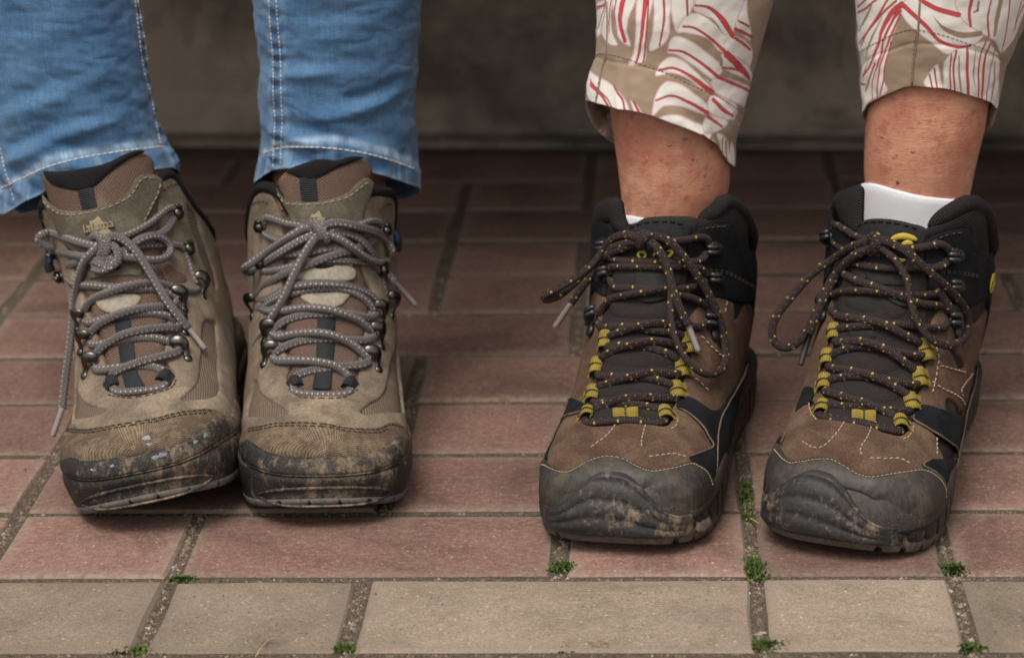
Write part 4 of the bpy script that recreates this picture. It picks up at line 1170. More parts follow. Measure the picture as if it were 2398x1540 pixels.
# blue tag at the side of the second boot, and its twin peeping out left of the first
def paint_spots(s, spots):
    acc = Acc()
    for px, py, r, k in spots:
        c = s.path([(px-2, py, 3), (px+2, py, 3)])[0] if k is None else None
        if k is None: p, x, y, n = s.frame(px, py); c = p+n*.0039
        else:
            q = to_world(s.b, s.sole_pt(np.array([k[0]]), np.array([k[1]]), .9))[0]; e = to_world(s.b, s.sole_pt(np.array([k[0]]), np.array([k[1]]), 1.9))[0]
            c = q; n = (e-q)/np.linalg.norm(e-q); x = RT-n*(RT@n); x /= np.linalg.norm(x); y = np.cross(n, x)
        g = np.random.RandomState(int(px)); V = [c+n*.0005]; m = 9
        for j in range(m):
            t = 2*math.pi*j/m; w = r*.001*(.55+.6*g.rand()); V.append(c+x*w*1.5*math.cos(t)+y*w*math.sin(t)-n*.0004)
        acc.add(V, [(0, 1+j, 1+(j+1) % m) for j in range(m)])
    return acc.build('paint_spots', MT['paint_spot'], s.root, kind='stuff')
paint_spots(bootA, [(347, 1035, 1.9, None), (352, 1047, 1.3, None), (380, 1054, 1.6, (12, 37.5)), (392, 1056, 1.8, (16, 38)), (262, 1106, 1., (-24, 37)), (335, 1112, 1.2, (0, 29)), (500, 1050, 1.8, (44, 39)), (470, 1060, 1.4, (36, 38.5)), (290, 1090, 1.2, (-12, 38))])
def side_tag(s, p, d):
    P = s.path([(p[0], p[1], 1), (p[0]+d*6, p[1]+14, 2), (p[0]+d*8, p[1]+34, 1.5), (p[0]+d*3, p[1]+50, 0)])
    V, F, U = tube(P, np.linspace(.0022, .0032, len(P)), 8, .6); o = mesh_obj('pull_tag', V, F, MT['web_black'], s.root, uv=U)
    P = s.path([(p[0]+d*2, p[1]+6, 4.5), (p[0]+d*5, p[1]+18, 5), (p[0]+d*5, p[1]+30, 4.5)])
    V, F, U = tube(P, .0011, 7); mesh_obj('binding', V, F, MT['blue'], o, uv=U)
side_tag(bootB, (924, 536), 1); side_tag(bootA, (122, 585), -1)

# ------------------------------------------------------------------ the brown and black pair
def brown_sole(s, peak):
    A, O = s.sole_curve(); a0, a1 = A[0], A[-1]; sp = s.spring
    def lugs(a, depth, per=13., wid=.1):
        ph = (a/per) % 1
        return np.where(np.abs(ph-.5) < wid, depth, 0.)*(np.abs(a-peak) > 26)
    def tread(a):
        z = sp(a); L = lugs(a, 5., 14, .11)
        return [(z+L*.8, -7.), (z+L*.7, -1.6), (z+1.2+L*.4, -.2), (z+6, .6), (z+7.5, .2)]
    s.strip('outsole', MT['tread_b'], a0, a1, tread, step=1.3, closed_bottom=True)
    def side(a):
        z = sp(a); zt = lerp_y(s, a, 19, 27, 0, 60)
        q = []
        for f in np.linspace(0, 1, 8):
            q.append((z+6.8+(zt-z-6.8)*f, 1.0+.9*math.sin(f*math.pi)-1.2*f**4+np.where(np.abs(((a/14) % 1)-.5) < .1, -3.2*(1-f), 0)*(np.abs(a-peak) > 30)))
        q.append((zt, -5.))
        return q
    s.strip('midsole', MT['sole_b'], a0, a1, side, step=1.6)
    def band(a):
        zt = lerp_y(s, a, 27, 33, 5, 70)-2.5*np.exp(-((a-peak)/26)**2); zb = zt-lerp_y(s, a, 9.5, 8, 0, 50)
        q = [(zb, -1.)]
        for f in np.linspace(0, 1, 6): q.append((zb+(zt-zb)*f, 1.9+.5*math.sin(f*math.pi)-lerp_y(s, a, 2.2, .8)*f**1.5))
        q.append((zt+.4, -4.)); return q
    s.strip('foxing_band', MT['band'], a0, a1, band)
    # ridged toe bumper rising to a rounded peak
    def bump(a):
        t = (a-peak)
        hi = 20.5+23*np.exp(-(np.abs(t)/25.)**2.8)-.0*t; z = sp(a)
        lo = z+5.5
        q = [(lo, -.5)]
        for f in np.linspace(0, 1, 26):
            zz = lo+(hi-lo)*f
            lean = 8.2*np.clip((zz-20)/24, 0, 1)**1.4
            rid = (1.7*np.abs(np.sin(f*math.pi*3.3+.4*np.sin(t/13)))**.7)*np.exp(-(t/33)**4)
            q.append((zz, 3.2+rid*(1-.25*f)-lean-4.*np.clip((np.abs(t)-38)/18, 0, 1)**1.5))
        q.append((hi+.5, -1.2-8.2*np.clip((hi-20)/24, 0, 1)**1.4)); return q
    def wall(a):
        return [(18, -1.), (19, .8), (24, .4), (28, -1.), (32, -2.8), (36, -5.), (40, -8.), (42, -11.)]
    s.strip('toe_wall', MT['toe_rubber'], -62, 62, wall)
    s.strip('toe_bumper', MT['bumper'], peak-58, peak+58, bump, step=1.4)

def brown_boot(key, label, D):
    s = Boot(key, label)
    s.shell('upper', MT['mesh_k'], .775)
    s.panel('quarter', MT['suede_b'], D['quarter_l'], 1.8, 0, 1.4, step=4)
    s.panel('quarter', MT['suede_b'], D['quarter_r'], 1.8, 0, 1.4, step=4, holes=D.get('quarter_r_holes', ()))
    s.panel('vamp', MT['suede_b'], D['vamp'], 2., .2, 1.5, step=3.6)
    s.stitch(D['vamp_stitch'], MT['thread_p'], 2.25, r=.42)
    for w in D['overlay']: s.panel('overlay', MT['suede_k'], w, 1.4, 1.8, 1.3, step=3.4)
    s.panel('toe_cap', MT['toe_rubber'], D['cap'], 2.4, 1.6, 1.8, step=3.)
    s.stitch(D['cap_stitch'], MT['thread_t'], 4.1, r=.3, ln=1.7, gap=.8)
    cl = [s.panel('ankle_panel', MT['suede_k'], w, 1.8, .9, 1.4, step=3.6) for w in D['ankle']]
    s.stitch(D['ankle_stitch'], MT['thread_d'], 2.8, r=.36)
    for w in D['pad']: s.panel('collar_pad', MT['collar_k'], w, 4.2, -1., 9., back=6., step=3.4)
    s.roll('collar_lining', MT['collar_k'], D['rim'], 5., -1.5)
    tg = s.panel('tongue', MT['mesh_k'], D['tongue'], 2.2, .2, 7., back=4., step=3.4)
    for w in D['puffs']: s.panel('tongue_pad', MT['mesh_k'], w, 3.0, .9, 8., parent=tg, step=3.)
    tl = s.panel('tongue_patch', MT['leather_k'], D['patch'], 1.2, 2.2, 1.2, parent=tg)
    if 'keeper' in D: s.panel('keeper', MT['leather_k'], D['keeper'], 1.2, 3.2, 1., parent=tg)
    s.stitch(D['patch_stitch'], MT['knit_black'], 3.6, parent=tg, r=.45)
    for q in D['edge']: s.roll('edge_binding', MT['edge'], q, .6, 3.2)
    acc = Acc()
    for q, r in D['emb']:
        P = s.path(q); V, F, U = tube(P, np.interp(np.linspace(0, 1, len(P)), [0, .15, .5, .85, 1], [r*.4e-3, r*.8e-3, r*1e-3, r*.8e-3, r*.4e-3]), 7, .5); acc.add(V, F, U)
    acc.build('embroidery', MT['yellow_thread'], tg)
    brown_sole(s, D['peak'])
    for x, y, sd, low in D['hooks']: s.hook_plastic(x, y, sd, low=low)
    for x, y, dx, dy, w in D['loops']: s.loop(x, y, dx, dy, MT['yellow'], w, 5.6, 1.6, 4.2)
    lc = s.lace(MT['lace_b'], D['lace'], 2.4, .82)
    for p0, p1, h, m in D['aglets']: s.aglet(MT[m], p0, p1, 1.75, lc, h)
    return s

DC = dict(peak=-2, edge=[[(1664, 1120), (1668, 1060), (1674, 1000), (1690, 955), (1716, 905), (1748, 846)], [(1586, 965), (1606, 975), (1636, 1003), (1650, 1028), (1660, 1049), (1640, 1063), (1610, 1077)], [(1286, 1062), (1292, 1030), (1324, 990), (1362, 974), (1378, 962)]],
 quarter_l=[(1421, 697), (1408, 760), (1416, 803), (1396, 865), (1386, 925), (1374, 978), (1330, 985), ('u', .2, -2.4), ('u', .55, -2.5), ('u', .62, -1.6), (1384, 690)],
 quarter_r=[(1667, 690, 'c'), (1630, 720), (1606, 770), (1616, 809), (1606, 865), (1592, 920), (1572, 975), (1650, 1010), (1676, 985), ('u', .35, 2.0), ('u', .55, 2.1), ('u', .62, 2.3), (1762, 715, 'c'), (1742, 704, 'c'), (1726, 745, 'c'), (1715, 750, 'c'), (1712, 706, 'c')],
 vamp=[('u', .04, -2.0, 'c'), ('u', .04, 2.0, 'c'), ('u', .2, 2.1), (1650, 1025), (1600, 965), (1576, 985), (1556, 1003), (1510, 999), (1466, 996), (1420, 1004), (1376, 1000), (1360, 972), (1322, 985), ('u', .18, -2.0)],
 vamp_stitch=[pts(1512, 1002, 1506, 1022, 1502, 1042, 1503, 1056), pts(1442, 1002, 1425, 1024, 1395, 1048, 1382, 1056), pts(1520, 1076, 1550, 1072, 1580, 1070, 1604, 1076), pts(1585, 985, 1580, 1005, 1566, 1012), pts(1636, 790, 1660, 815, 1690, 842), pts(1612, 880, 1640, 905, 1660, 925), pts(1694, 706, 1688, 740)],
 overlay=[[(1335, 938), (1372, 948), (1380, 960), (1360, 973), (1322, 989), (1290, 1026), (1284, 1064), (1291, 1083), (1270, 1090), ('u', .12, -1.9), ('u', .25, -1.9), (1310, 975)],
          [(1600, 930), (1584, 948), (1584, 962), (1605, 973), (1636, 1001), (1650, 1026), (1660, 1048), (1640, 1062), (1609, 1076), (1630, 1100), (1655, 1140), ('u', .08, 1.85), ('u', .2, 2.0), ('u', .35, 2.3), ('u', .5, 2.4), (1750, 848), (1738, 862), (1712, 905), (1680, 955), (1655, 962)]],
 cap=[('u', .012, -2.4, 'c'), ('u', .012, 2.4, 'c'), ('u', .1, 1.8), (1660, 1140), (1653, 1113), (1634, 1096), (1609, 1088), (1572, 1098), (1528, 1104), (1494, 1095), (1463, 1080), (1440, 1074), (1416, 1074), (1385, 1082), (1354, 1098), (1322, 1104), (1294, 1092), (1276, 1082), ('u', .1, -1.75)],
 cap_stitch=[pts(1284, 1094, 1322, 1112, 1354, 1106, 1385, 1090, 1416, 1082, 1440, 1082, 1463, 1088, 1494, 1103, 1528, 1112, 1572, 1106, 1609, 1096, 1632, 1104, 1646, 1120, 1652, 1140)],
 ankle=[[(1387, 512, 'c'), (1421, 523), (1440, 540), (1442, 600), (1426, 660), (1421, 697, 'c'), (1384, 692), ('u', .6, -1.75), ('u', .66, -2.6), ('u', .72, -1.9)],
        [(1640, 530), (1652, 525), (1706, 519), (1712, 530), (1717, 550), (1724, 574), (1752, 586), (1762, 598), ('u', .74, 2.5), ('u', .6, 2.5), (1764, 720), (1742, 713), (1667, 698), (1604, 690, 'c'), (1612, 640), (1606, 600), (1608, 560)]],
 ankle_stitch=[pts(1646, 534, 1675, 530, 1700, 528), pts(1640, 632, 1690, 636, 1730, 655, 1758, 672), pts(1640, 637, 1690, 641, 1730, 660, 1758, 677)],
 pad=[[(1389, 506), (1395, 480), (1420, 463), (1448, 466), (1458, 507), (1471, 546), (1440, 545), (1415, 524), ('u', .74, -1.7)],
      [(1606, 545), (1636, 512), (1674, 496), (1708, 471), (1727, 478), (1745, 508), (1749, 575), ('u', .72, 1.6), (1720, 580), (1690, 540), (1640, 545)]],
 rim=[('u', .8, 2.4), ('u', .82, 1.5), (1708, 474), (1676, 498), (1640, 512)],
 tongue=[(1476, 535), (1500, 515), (1521, 508), (1590, 506), (1633, 512), (1628, 545), (1606, 600), (1612, 640), (1602, 690), (1596, 760), (1596, 860), (1582, 930), (1560, 990), (1466, 990), (1386, 990), (1404, 900), (1414, 800), (1428, 720), (1440, 620), (1452, 560)],
 puffs=[pts(1440, 700, 1500, 715, 1590, 700, 1586, 752, 1520, 756, 1440, 748), pts(1420, 820, 1500, 800, 1590, 815, 1580, 862, 1490, 868, 1418, 858), pts(1405, 895, 1490, 885, 1570, 900, 1562, 935, 1480, 940, 1400, 935)],
 patch=[(1477, 531), (1500, 520), (1527, 514), (1574, 514), (1618, 528), (1608, 556), (1592, 600), (1590, 660), (1565, 694), (1518, 702), (1486, 694), (1490, 640), (1494, 590), (1485, 552)],
 keeper=pts(1488, 688, 1520, 690, 1566, 690, 1556, 706, 1520, 714, 1496, 706),
 patch_stitch=[pts(1484, 535, 1504, 526, 1530, 521, 1572, 521, 1608, 531)],
 emb=[(ml(1500, 604, 4.5, 1493, 596, 4.5, 1500, 589, 4.5, 1510, 592, 4.5, 1511, 601, 4.5, 1502, 605, 4.5), .9), (ml(1562, 588, 4.5, 1574, 587, 4.5, 1571, 596, 4.5, 1562, 604, 4.5), 1.), (ml(1530, 600, 4.5, 1534, 592, 4.5, 1540, 588, 4.5), .8), (ml(1494, 549, 4.5, 1502, 546, 4.5, 1508, 545, 4.5), 1.)],
 hooks=[(1428, 646, -1, False), (1402, 745, -1, True), (1657, 583, 1, False), (1661, 655, 1, False), (1652, 757, 1, True), (1424, 575, -1, False)],
 loops=[(1421, 803, 1, .2, 10.5), (1400, 866, 1, .2, 10), (1389, 931, 1, .2, 10), (1374, 979, 1, .15, 8.5), (1611, 808, -1, .2, 12), (1598, 866, -1, .2, 11.5), (1587, 921, -1, .2, 10.5), (1562, 979, -1, .1, 10), (1466, 982, .02, -1, 14)],
 lace=[ml(1366, 982, 3, 1380, 989, 4.5, 1441, 984, 4, 1487, 984, 4, 1540, 989, 4.5, 1560, 982, 3),
  ml(1372, 972, 3, 1386, 962, 5, 1416, 948, 6.5, 1453, 934, 8.5, 1509, 929, 7.5, 1560, 932, 5.5, 1588, 930, 4),
  ml(1564, 974, 3, 1550, 962, 5, 1509, 950, 5, 1453, 944, 5, 1400, 944, 5, 1388, 940, 4),
  ml(1387, 922, 3, 1398, 909, 5, 1431, 895, 6.5, 1478, 881, 8.5, 1525, 872, 7.5, 1575, 875, 5.5, 1600, 875, 4),
  ml(1588, 914, 3, 1578, 905, 5, 1547, 891, 5, 1494, 883, 5, 1410, 880, 5.5, 1399, 874, 4),
  ml(1398, 856, 3, 1405, 842, 5, 1434, 821, 6.5, 1481, 806, 8.5, 1527, 798, 8, 1583, 806, 6, 1612, 818, 4),
  ml(1600, 858, 3, 1590, 843, 5, 1558, 825, 5, 1512, 812, 5, 1465, 807, 5, 1430, 812, 5.5, 1418, 810, 4),
  ml(1420, 796, 3, 1431, 786, 5, 1465, 772, 6.5, 1512, 759, 8.5, 1543, 756, 8, 1590, 761, 7, 1640, 766, 6, 1652, 758, 5),
  ml(1612, 798, 3, 1590, 782, 5, 1560, 777, 5, 1527, 773, 5, 1481, 764, 5.5, 1449, 765, 6, 1412, 766, 6, 1400, 757, 5),
  ml(1405, 735, 4.5, 1416, 715, 5.5, 1440, 697, 6.5, 1496, 686, 8, 1549, 677, 8.5, 1590, 677, 8, 1635, 670, 6.5, 1652, 660, 5),
  ml(1660, 735, 4.5, 1656, 717, 5.5, 1627, 701, 6, 1590, 690, 6, 1540, 682, 5.5, 1496, 675, 5.5, 1449, 675, 6, 1433, 666, 6, 1428, 655, 5),
  ml(1426, 636, 5, 1435, 625, 6, 1481, 625, 5.5, 1558, 627, 5.5, 1605, 625, 6, 1640, 629, 6, 1655, 645, 5), ml(1424, 590, 5, 1433, 604, 6, 1465, 610, 5.5, 1543, 613, 5.5, 1605, 614, 6, 1640, 609, 6, 1655, 592, 5),
  ml(1662, 572, 5.5, 1655, 560, 6, 1636, 556, 6.5, 1605, 562, 7, 1558, 566, 8, 1524, 562, 10), ml(1420, 570, 5, 1440, 562, 6, 1480, 562, 8, 1510, 564, 10),
  ml(1512, 560, 12, 1490, 556, 13, 1471, 549, 13, 1440, 556, 13, 1415, 582, 13, 1387, 619, 13, 1340, 656, 13, 1290, 684, 12, 1274, 692, 12, 1277, 702, 12, 1300, 697, 12, 1330, 677, 12, 1372, 636, 12, 1400, 606, 12, 1434, 580, 11, 1471, 568, 11, 1505, 566, 11),
  ml(1500, 566, 9, 1460, 580, 10, 1421, 598, 10, 1396, 632, 10, 1365, 671, 10, 1336, 712, 10),
  ml(1516, 556, 12, 1540, 554, 14, 1562, 562, 15, 1590, 587, 15, 1621, 628, 15, 1652, 675, 15, 1677, 725, 15, 1695, 787, 14, 1699, 840, 14, 1684, 870, 14, 1652, 876, 14, 1618, 853, 14, 1590, 812, 14, 1574, 762, 14, 1570, 716, 14, 1571, 678, 14, 1565, 644, 14, 1552, 607, 14, 1536, 580, 13, 1518, 564, 12),
  ml(1512, 562, 12, 1532, 572, 16, 1548, 592, 17, 1562, 619, 17, 1574, 669, 17, 1590, 716, 17, 1612, 761, 16),
  ml(1498, 578, 10, 1498, 566, 13, 1508, 553, 15, 1520, 550, 14, 1526, 556, 11), ml(1502, 582, 10, 1504, 570, 14, 1514, 557, 16, 1526, 552, 14), ml(1490, 552, 11, 1510, 548, 14, 1528, 552, 13)],
 aglets=[((1337, 711), (1298, 767), 10, 'aglet_b'), ((1611, 760), (1636, 824), 14, 'aglet_t')])

DD = dict(peak=-17, edge=[[(2222, 1160), (2240, 1090), (2256, 1020), (2272, 955), (2290, 860)], [(2136, 978), (2138, 994), (2190, 1025), (2229, 1051), (2233, 1070)], [(2172, 1083), (2155, 1097), (2182, 1112), (2202, 1136)]],
 quarter_l=[(1962, 672), (1952, 710), (1962, 787), (1944, 847), (1936, 905), (1924, 960), (1880, 950), ('u', .25, -2.2), ('u', .5, -2.3), ('u', .62, -1.7), (1926, 670)],
 quarter_r=[(2205, 705, 'c'), (2178, 760), (2172, 823), (2160, 890), (2142, 948), (2136, 985), (2215, 980), (2262, 973), ('u', .3, 1.7), ('u', .5, 1.9), ('u', .6, 2.2), (2309, 720, 'c'), (2290, 748), (2268, 760), (2262, 718, 'c')],
 quarter_r_holes=[pts(2214, 815, 2226, 818, 2256, 856, 2240, 862, 2232, 845), pts(2213, 936, 2230, 942, 2244, 968, 2214, 965)],
 vamp=[('u', .04, -2.0, 'c'), ('u', .04, 2.0, 'c'), ('u', .2, 1.5), (2190, 1045), (2190, 1030), (2140, 990), (2125, 1010), (2105, 1025), (2060, 1014), (2020, 990), (1980, 990), (1920, 985), (1908, 960), (1882, 945), (1850, 985), (1840, 1040), ('u', .16, -1.6)],
 vamp_stitch=[pts(1978, 996, 1960, 1022, 1930, 1052, 1905, 1055, 1880, 1040), pts(2040, 1006, 2032, 1028, 2014, 1060, 2020, 1074), pts(2036, 1080, 2070, 1081, 2100, 1080, 2128, 1092), pts(2136, 1004, 2126, 1028, 2110, 1036), pts(2187, 1030, 2187, 1075), pts(1900, 940, 1902, 970, 1915, 992), pts(2192, 845, 2185, 887, 2175, 932), pts(2196, 859, 2231, 867, 2255, 873), pts(2178, 897, 2206, 915, 2250, 948), pts(2269, 873, 2243, 911, 2248, 936), pts(2186, 815, 2192, 845)],
 overlay=[[(1872, 962), (1884, 930), (1893, 911), (1908, 912), (1912, 930), (1898, 950), (1880, 962), (1868, 972)],
          [(1838, 1020), (1830, 1045), (1832, 1062), (1818, 1060), ('u', .12, -1.7), (1832, 1030)],
          [(2134, 976), (2146, 958), (2160, 951), (2222, 968), (2258, 974), (2274, 950), (2294, 850), ('u', .5, 2.1), ('u', .3, 2.1), ('u', .18, 1.9), ('u', .06, 1.9), (2205, 1165), (2200, 1135), (2180, 1110), (2153, 1097), (2172, 1082), (2233, 1071), (2230, 1050), (2190, 1024), (2137, 995)]],
 cap=[('u', .012, -2.4, 'c'), ('u', .012, 2.4, 'c'), ('u', .1, 1.7), (2206, 1165), (2203, 1138), (2184, 1114), (2153, 1103), (2097, 1110), (2044, 1117), (2006, 1110), (1975, 1093), (1944, 1080), (1910, 1079), (1869, 1086), (1850, 1079), (1836, 1058), (1822, 1050), ('u', .1, -1.75)],
 cap_stitch=[pts(1828, 1062, 1846, 1088, 1869, 1094, 1910, 1088, 1944, 1088, 1975, 1101, 2006, 1118, 2044, 1125, 2097, 1118, 2150, 1111, 2178, 1121, 2195, 1140, 2198, 1165)],
 ankle=[[(1934, 480, 'c'), (1950, 492), (1958, 520), (2000, 555), (1990, 620), (1966, 672, 'c'), (1926, 668), ('u', .6, -1.75), ('u', .66, -2.6), ('u', .74, -1.9)],
        [(2169, 562), (2215, 540), (2260, 534), (2268, 555), (2274, 588), (2300, 596), (2319, 604), ('u', .74, 2.5), ('u', .6, 2.5), (2313, 722), (2265, 718), (2205, 707), (2170, 690, 'c'), (2170, 640), (2160, 600)]],
 ankle_stitch=[pts(2196, 634, 2240, 636, 2285, 642), pts(2196, 639, 2240, 641, 2285, 647), pts(2180, 564, 2215, 548, 2255, 542)],
 pad=[[(1936, 478), (1954, 455), (1984, 439), (2014, 436), (2014, 512), (2010, 552), (1975, 530), (1955, 500), ('u', .76, -1.7)],
      [(2156, 560), (2172, 534), (2225, 498), (2265, 478), (2286, 476), (2305, 497), (2313, 595), ('u', .72, 1.6), (2272, 600), (2262, 545), (2215, 552)]],
 rim=[('u', .8, 2.6), ('u', .82, 1.6), (2285, 478), (2228, 498), (2176, 530)],
 tongue=[(2012, 530), (2030, 514), (2083, 513), (2133, 523), (2172, 540), (2166, 600), (2172, 680), (2170, 760), (2164, 823), (2150, 900), (2120, 1000), (2040, 1000), (1928, 985), (1936, 900), (1958, 800), (1966, 700), (1990, 620), (2004, 560)],
 puffs=[pts(1990, 700, 2030, 690, 2052, 700, 2056, 735, 2020, 740, 1985, 725), pts(2060, 700, 2100, 705, 2128, 735, 2100, 755, 2068, 745), pts(1985, 775, 2030, 770, 2056, 775, 2056, 800, 2000, 805), pts(1965, 835, 2040, 825, 2112, 840, 2100, 875, 2040, 885, 1970, 868), pts(1950, 900, 2020, 890, 2110, 908, 2095, 950, 2020, 950, 1950, 930)],
 patch=[(2012, 530), (2033, 516), (2083, 516), (2133, 526), (2166, 541), (2158, 575), (2140, 620), (2126, 668), (2080, 672), (2035, 660), (2030, 600), (2016, 560)],
 keeper=pts(2066, 690, 2090, 694, 2122, 706, 2126, 722, 2104, 722, 2082, 708),
 patch_stitch=[pts(2020, 530, 2040, 522, 2083, 522, 2130, 532, 2158, 543)],
 emb=[(ml(2084, 564, 4.5, 2098, 556, 4.8, 2113, 553, 5, 2130, 555, 4.8, 2148, 562, 4.5), 2.), (ml(2112, 574, 4.5, 2124, 568, 4.8, 2138, 571, 4.5), 1.7), (ml(2100, 604, 4.5, 2110, 610, 4.8, 2120, 608, 4.5), 1.2)],
 hooks=[(1955, 556, -1, False), (1944, 716, -1, True), (2222, 598, 1, False), (2224, 669, 1, False), (2222, 752, 1, True)],
 loops=[(1957, 787, 1, .2, 10), (1940, 847, 1, .2, 10), (1931, 905, 1, .2, 10), (1922, 965, 1, .25, 10), (2164, 822, -1, .25, 12.5), (2152, 889, -1, .2, 11), (2135, 949, -1, .2, 10.5), (2112, 1001, -1, .0, 10), (2022, 988, .1, -1, 13)],
 lace=[ml(1915, 968, 3, 1930, 976, 4.5, 1981, 984, 4, 2020, 990, 4, 2050, 997, 4.5, 2098, 1008, 4.5, 2112, 1008, 3),
  ml(1928, 958, 3, 1942, 948, 5, 1981, 951, 5, 2050, 956, 5, 2110, 962, 5.5, 2135, 960, 4), ml(2114, 994, 3, 2106, 984, 5, 2075, 964, 7, 2034, 945, 8.5, 1981, 930, 7, 1940, 917, 5.5, 1930, 912, 4),
  ml(1932, 898, 3, 1946, 889, 5, 1988, 881, 5, 2050, 884, 5, 2112, 897, 5.5, 2147, 900, 5, 2155, 897, 4), ml(2136, 940, 3, 2130, 928, 5, 2090, 902, 7, 2050, 883, 8.5, 2019, 872, 8, 1972, 864, 6.5, 1945, 860, 5.5, 1938, 854, 4),
  ml(1944, 838, 3, 1956, 828, 5, 1994, 813, 5, 2050, 813, 5, 2116, 827, 5.5, 2156, 833, 5, 2166, 828, 4), ml(2154, 880, 3, 2142, 867, 5, 2109, 840, 7, 2066, 813, 8.5, 2013, 798, 8, 1965, 802, 6, 1954, 795, 4),
  ml(1958, 778, 3, 1970, 769, 5, 2017, 764, 5, 2099, 760, 5, 2166, 767, 6, 2205, 769, 6, 2218, 760, 5), ml(2166, 812, 3, 2148, 799, 5, 2106, 777, 6.5, 2066, 757, 8, 2017, 747, 7, 1967, 740, 6, 1945, 726, 5),
  ml(1940, 705, 5, 1956, 688, 6, 2000, 681, 6, 2066, 684, 6, 2133, 691, 6, 2195, 688, 6, 2218, 675, 5), ml(2222, 730, 5, 2209, 717, 5.5, 2159, 711, 5.5, 2105, 692, 6, 2050, 671, 7.5, 2000, 654, 7, 1976, 641, 6),
  ml(1985, 605, 5.5, 2000, 615, 6, 2050, 625, 6, 2116, 628, 6, 2195, 625, 6, 2220, 610, 5), ml(1952, 540, 5.5, 1954, 525, 6, 1980, 538, 6.5, 2007, 554, 8, 2036, 560, 10), ml(1950, 560, 5, 1958, 570, 5.5, 1985, 590, 6),
  ml(2225, 588, 5.5, 2214, 578, 6, 2199, 572, 6, 2149, 581, 6.5, 2100, 582, 8, 2060, 570, 10),
  ml(2045, 562, 12, 2020, 568, 13, 1990, 580, 13, 1954, 605, 13, 1901, 641, 13, 1851, 698, 13, 1818, 741, 13, 1808, 780, 13, 1821, 808, 13, 1851, 812, 13, 1884, 784, 13, 1908, 737, 13, 1927, 694, 13, 1954, 645, 13, 2000, 602, 13, 2040, 580, 12),
  ml(2040, 568, 11, 2010, 590, 11, 1984, 612, 11, 1956, 650, 11, 1929, 701, 11, 1908, 750, 11, 1895, 782, 11),
  ml(2050, 560, 12, 2075, 565, 14, 2099, 575, 14.5, 2133, 597, 15, 2182, 641, 15, 2232, 686, 15, 2265, 734, 14, 2266, 775, 14, 2248, 800, 14, 2215, 809, 14, 2179, 793, 14, 2149, 754, 14, 2133, 707, 14, 2126, 661, 14, 2106, 621, 14, 2085, 597, 13, 2052, 574, 12),
  ml(2195, 675, 9, 2225, 722, 9, 2236, 740, 8),
  ml(2030, 582, 10, 2034, 570, 13, 2040, 556, 14.5, 2050, 550, 14, 2058, 556, 11), ml(2036, 592, 10, 2044, 580, 14, 2050, 564, 15.5, 2056, 556, 14), ml(2052, 595, 10, 2054, 580, 14, 2056, 564, 14.5, 2062, 556, 12)],
 aglets=[((1896, 780), (1874, 856), 11, 'aglet_d'), ((2235, 738), (2250, 760), 8, 'aglet_d')])

bootC = brown_boot('C', 'brown and black boot, third from the left, lace loop hanging low across its front', DC)
bootD = brown_boot('D', 'brown and black boot, rightmost of the four, white sock showing above it', DD)
# round yellow emblem on the outer ankle of the last boot
def emblem(s):
    p, u, v = s.snap(2306, 654); v = v+.06
    C0 = s.point(np.array([u]), np.array([v]), np.array([3.2]))[0]; n = s.normal(np.array([u]), np.array([v]))[0]
    zz = np.array([0, 0, 1.])-n*n[2]; zz /= np.linalg.norm(zz); xx = np.cross(zz, n)
    V, F = ball(C0, .0052, 16, 6, (1, 1, .15), np.array([xx, zz, n])); o = mesh_obj('emblem', V, F, MT['leather_k'], s.root)
    t = np.linspace(0, 2*math.pi, 28); P = C0+np.outer(np.cos(t), xx)*.0052+np.outer(np.sin(t), zz)*.0054+n*.0006
    V, F, U = tube(P, .0006, 6); mesh_obj('ring', V, F, MT['yellow_thread'], o, uv=U)
    q = catmull(np.array([(.9, 3.2), (-1.4, 1.4), (1., .2), (-.6, -1.2), (1.2, -2.4), (-.8, -3.4)]), 6)*.001
    P = C0+np.outer(q[:, 0], xx)+np.outer(q[:, 1], zz)+n*.0009
    V, F, U = tube(P, .00045, 6); mesh_obj('mark', V, F, MT['yellow_thread'], o, uv=U)
emblem(bootD)
# pale worn lug at the outer toe corner of the third boot
q = np.linspace(47, 64, 8)
V, F, U = tube(to_world(bootC.b, bootC.sole_pt(q, 12+0*q, .8)), np.array([2, 4., 4.8, 5, 4.4, 4.8, 4, 2.])*.001, 10, .4); mesh_obj('lug', V, F, MT['clear'], bootC.root, uv=U)
# ------------------------------------------------------------------ people: legs and clothes
class Shin:
    """a lower leg traced at its own depth Y: rows of (py, xL, xR) give height, centre and half width"""
    def __init__(s, Y, rows, top, depth=.95):
        s.Y = Y; z = []; c = []; a = []
        for py, xl, xr in rows:
            L, R = on_y(xl, py, Y), on_y(xr, py, Y)
            z.append((L[2]+R[2])/2); c.append((L[0]+R[0])/2); a.append((R[0]-L[0])/2)
        for zz, cc, aa in top: z.append(zz); c.append(cc); a.append(aa)
        o = np.argsort(z); z = np.array(z)[o]; c = np.array(c)[o]; a = np.array(a)[o]
        s.c = pchip(z, c); s.a = pchip(z, a); s.z0 = z[0]; s.z1 = z[-1]; s.depth = depth
    def ring(s, z, th):
        """th: 0 front, + towards +X; z may be an array along th"""
        z = np.clip(z, s.z0, s.z1)
        a = s.a(z)
        return np.stack([s.c(z)+a*np.sin(th), s.Y-a*s.depth*np.cos(th)+0*z, z+0*th], -1)
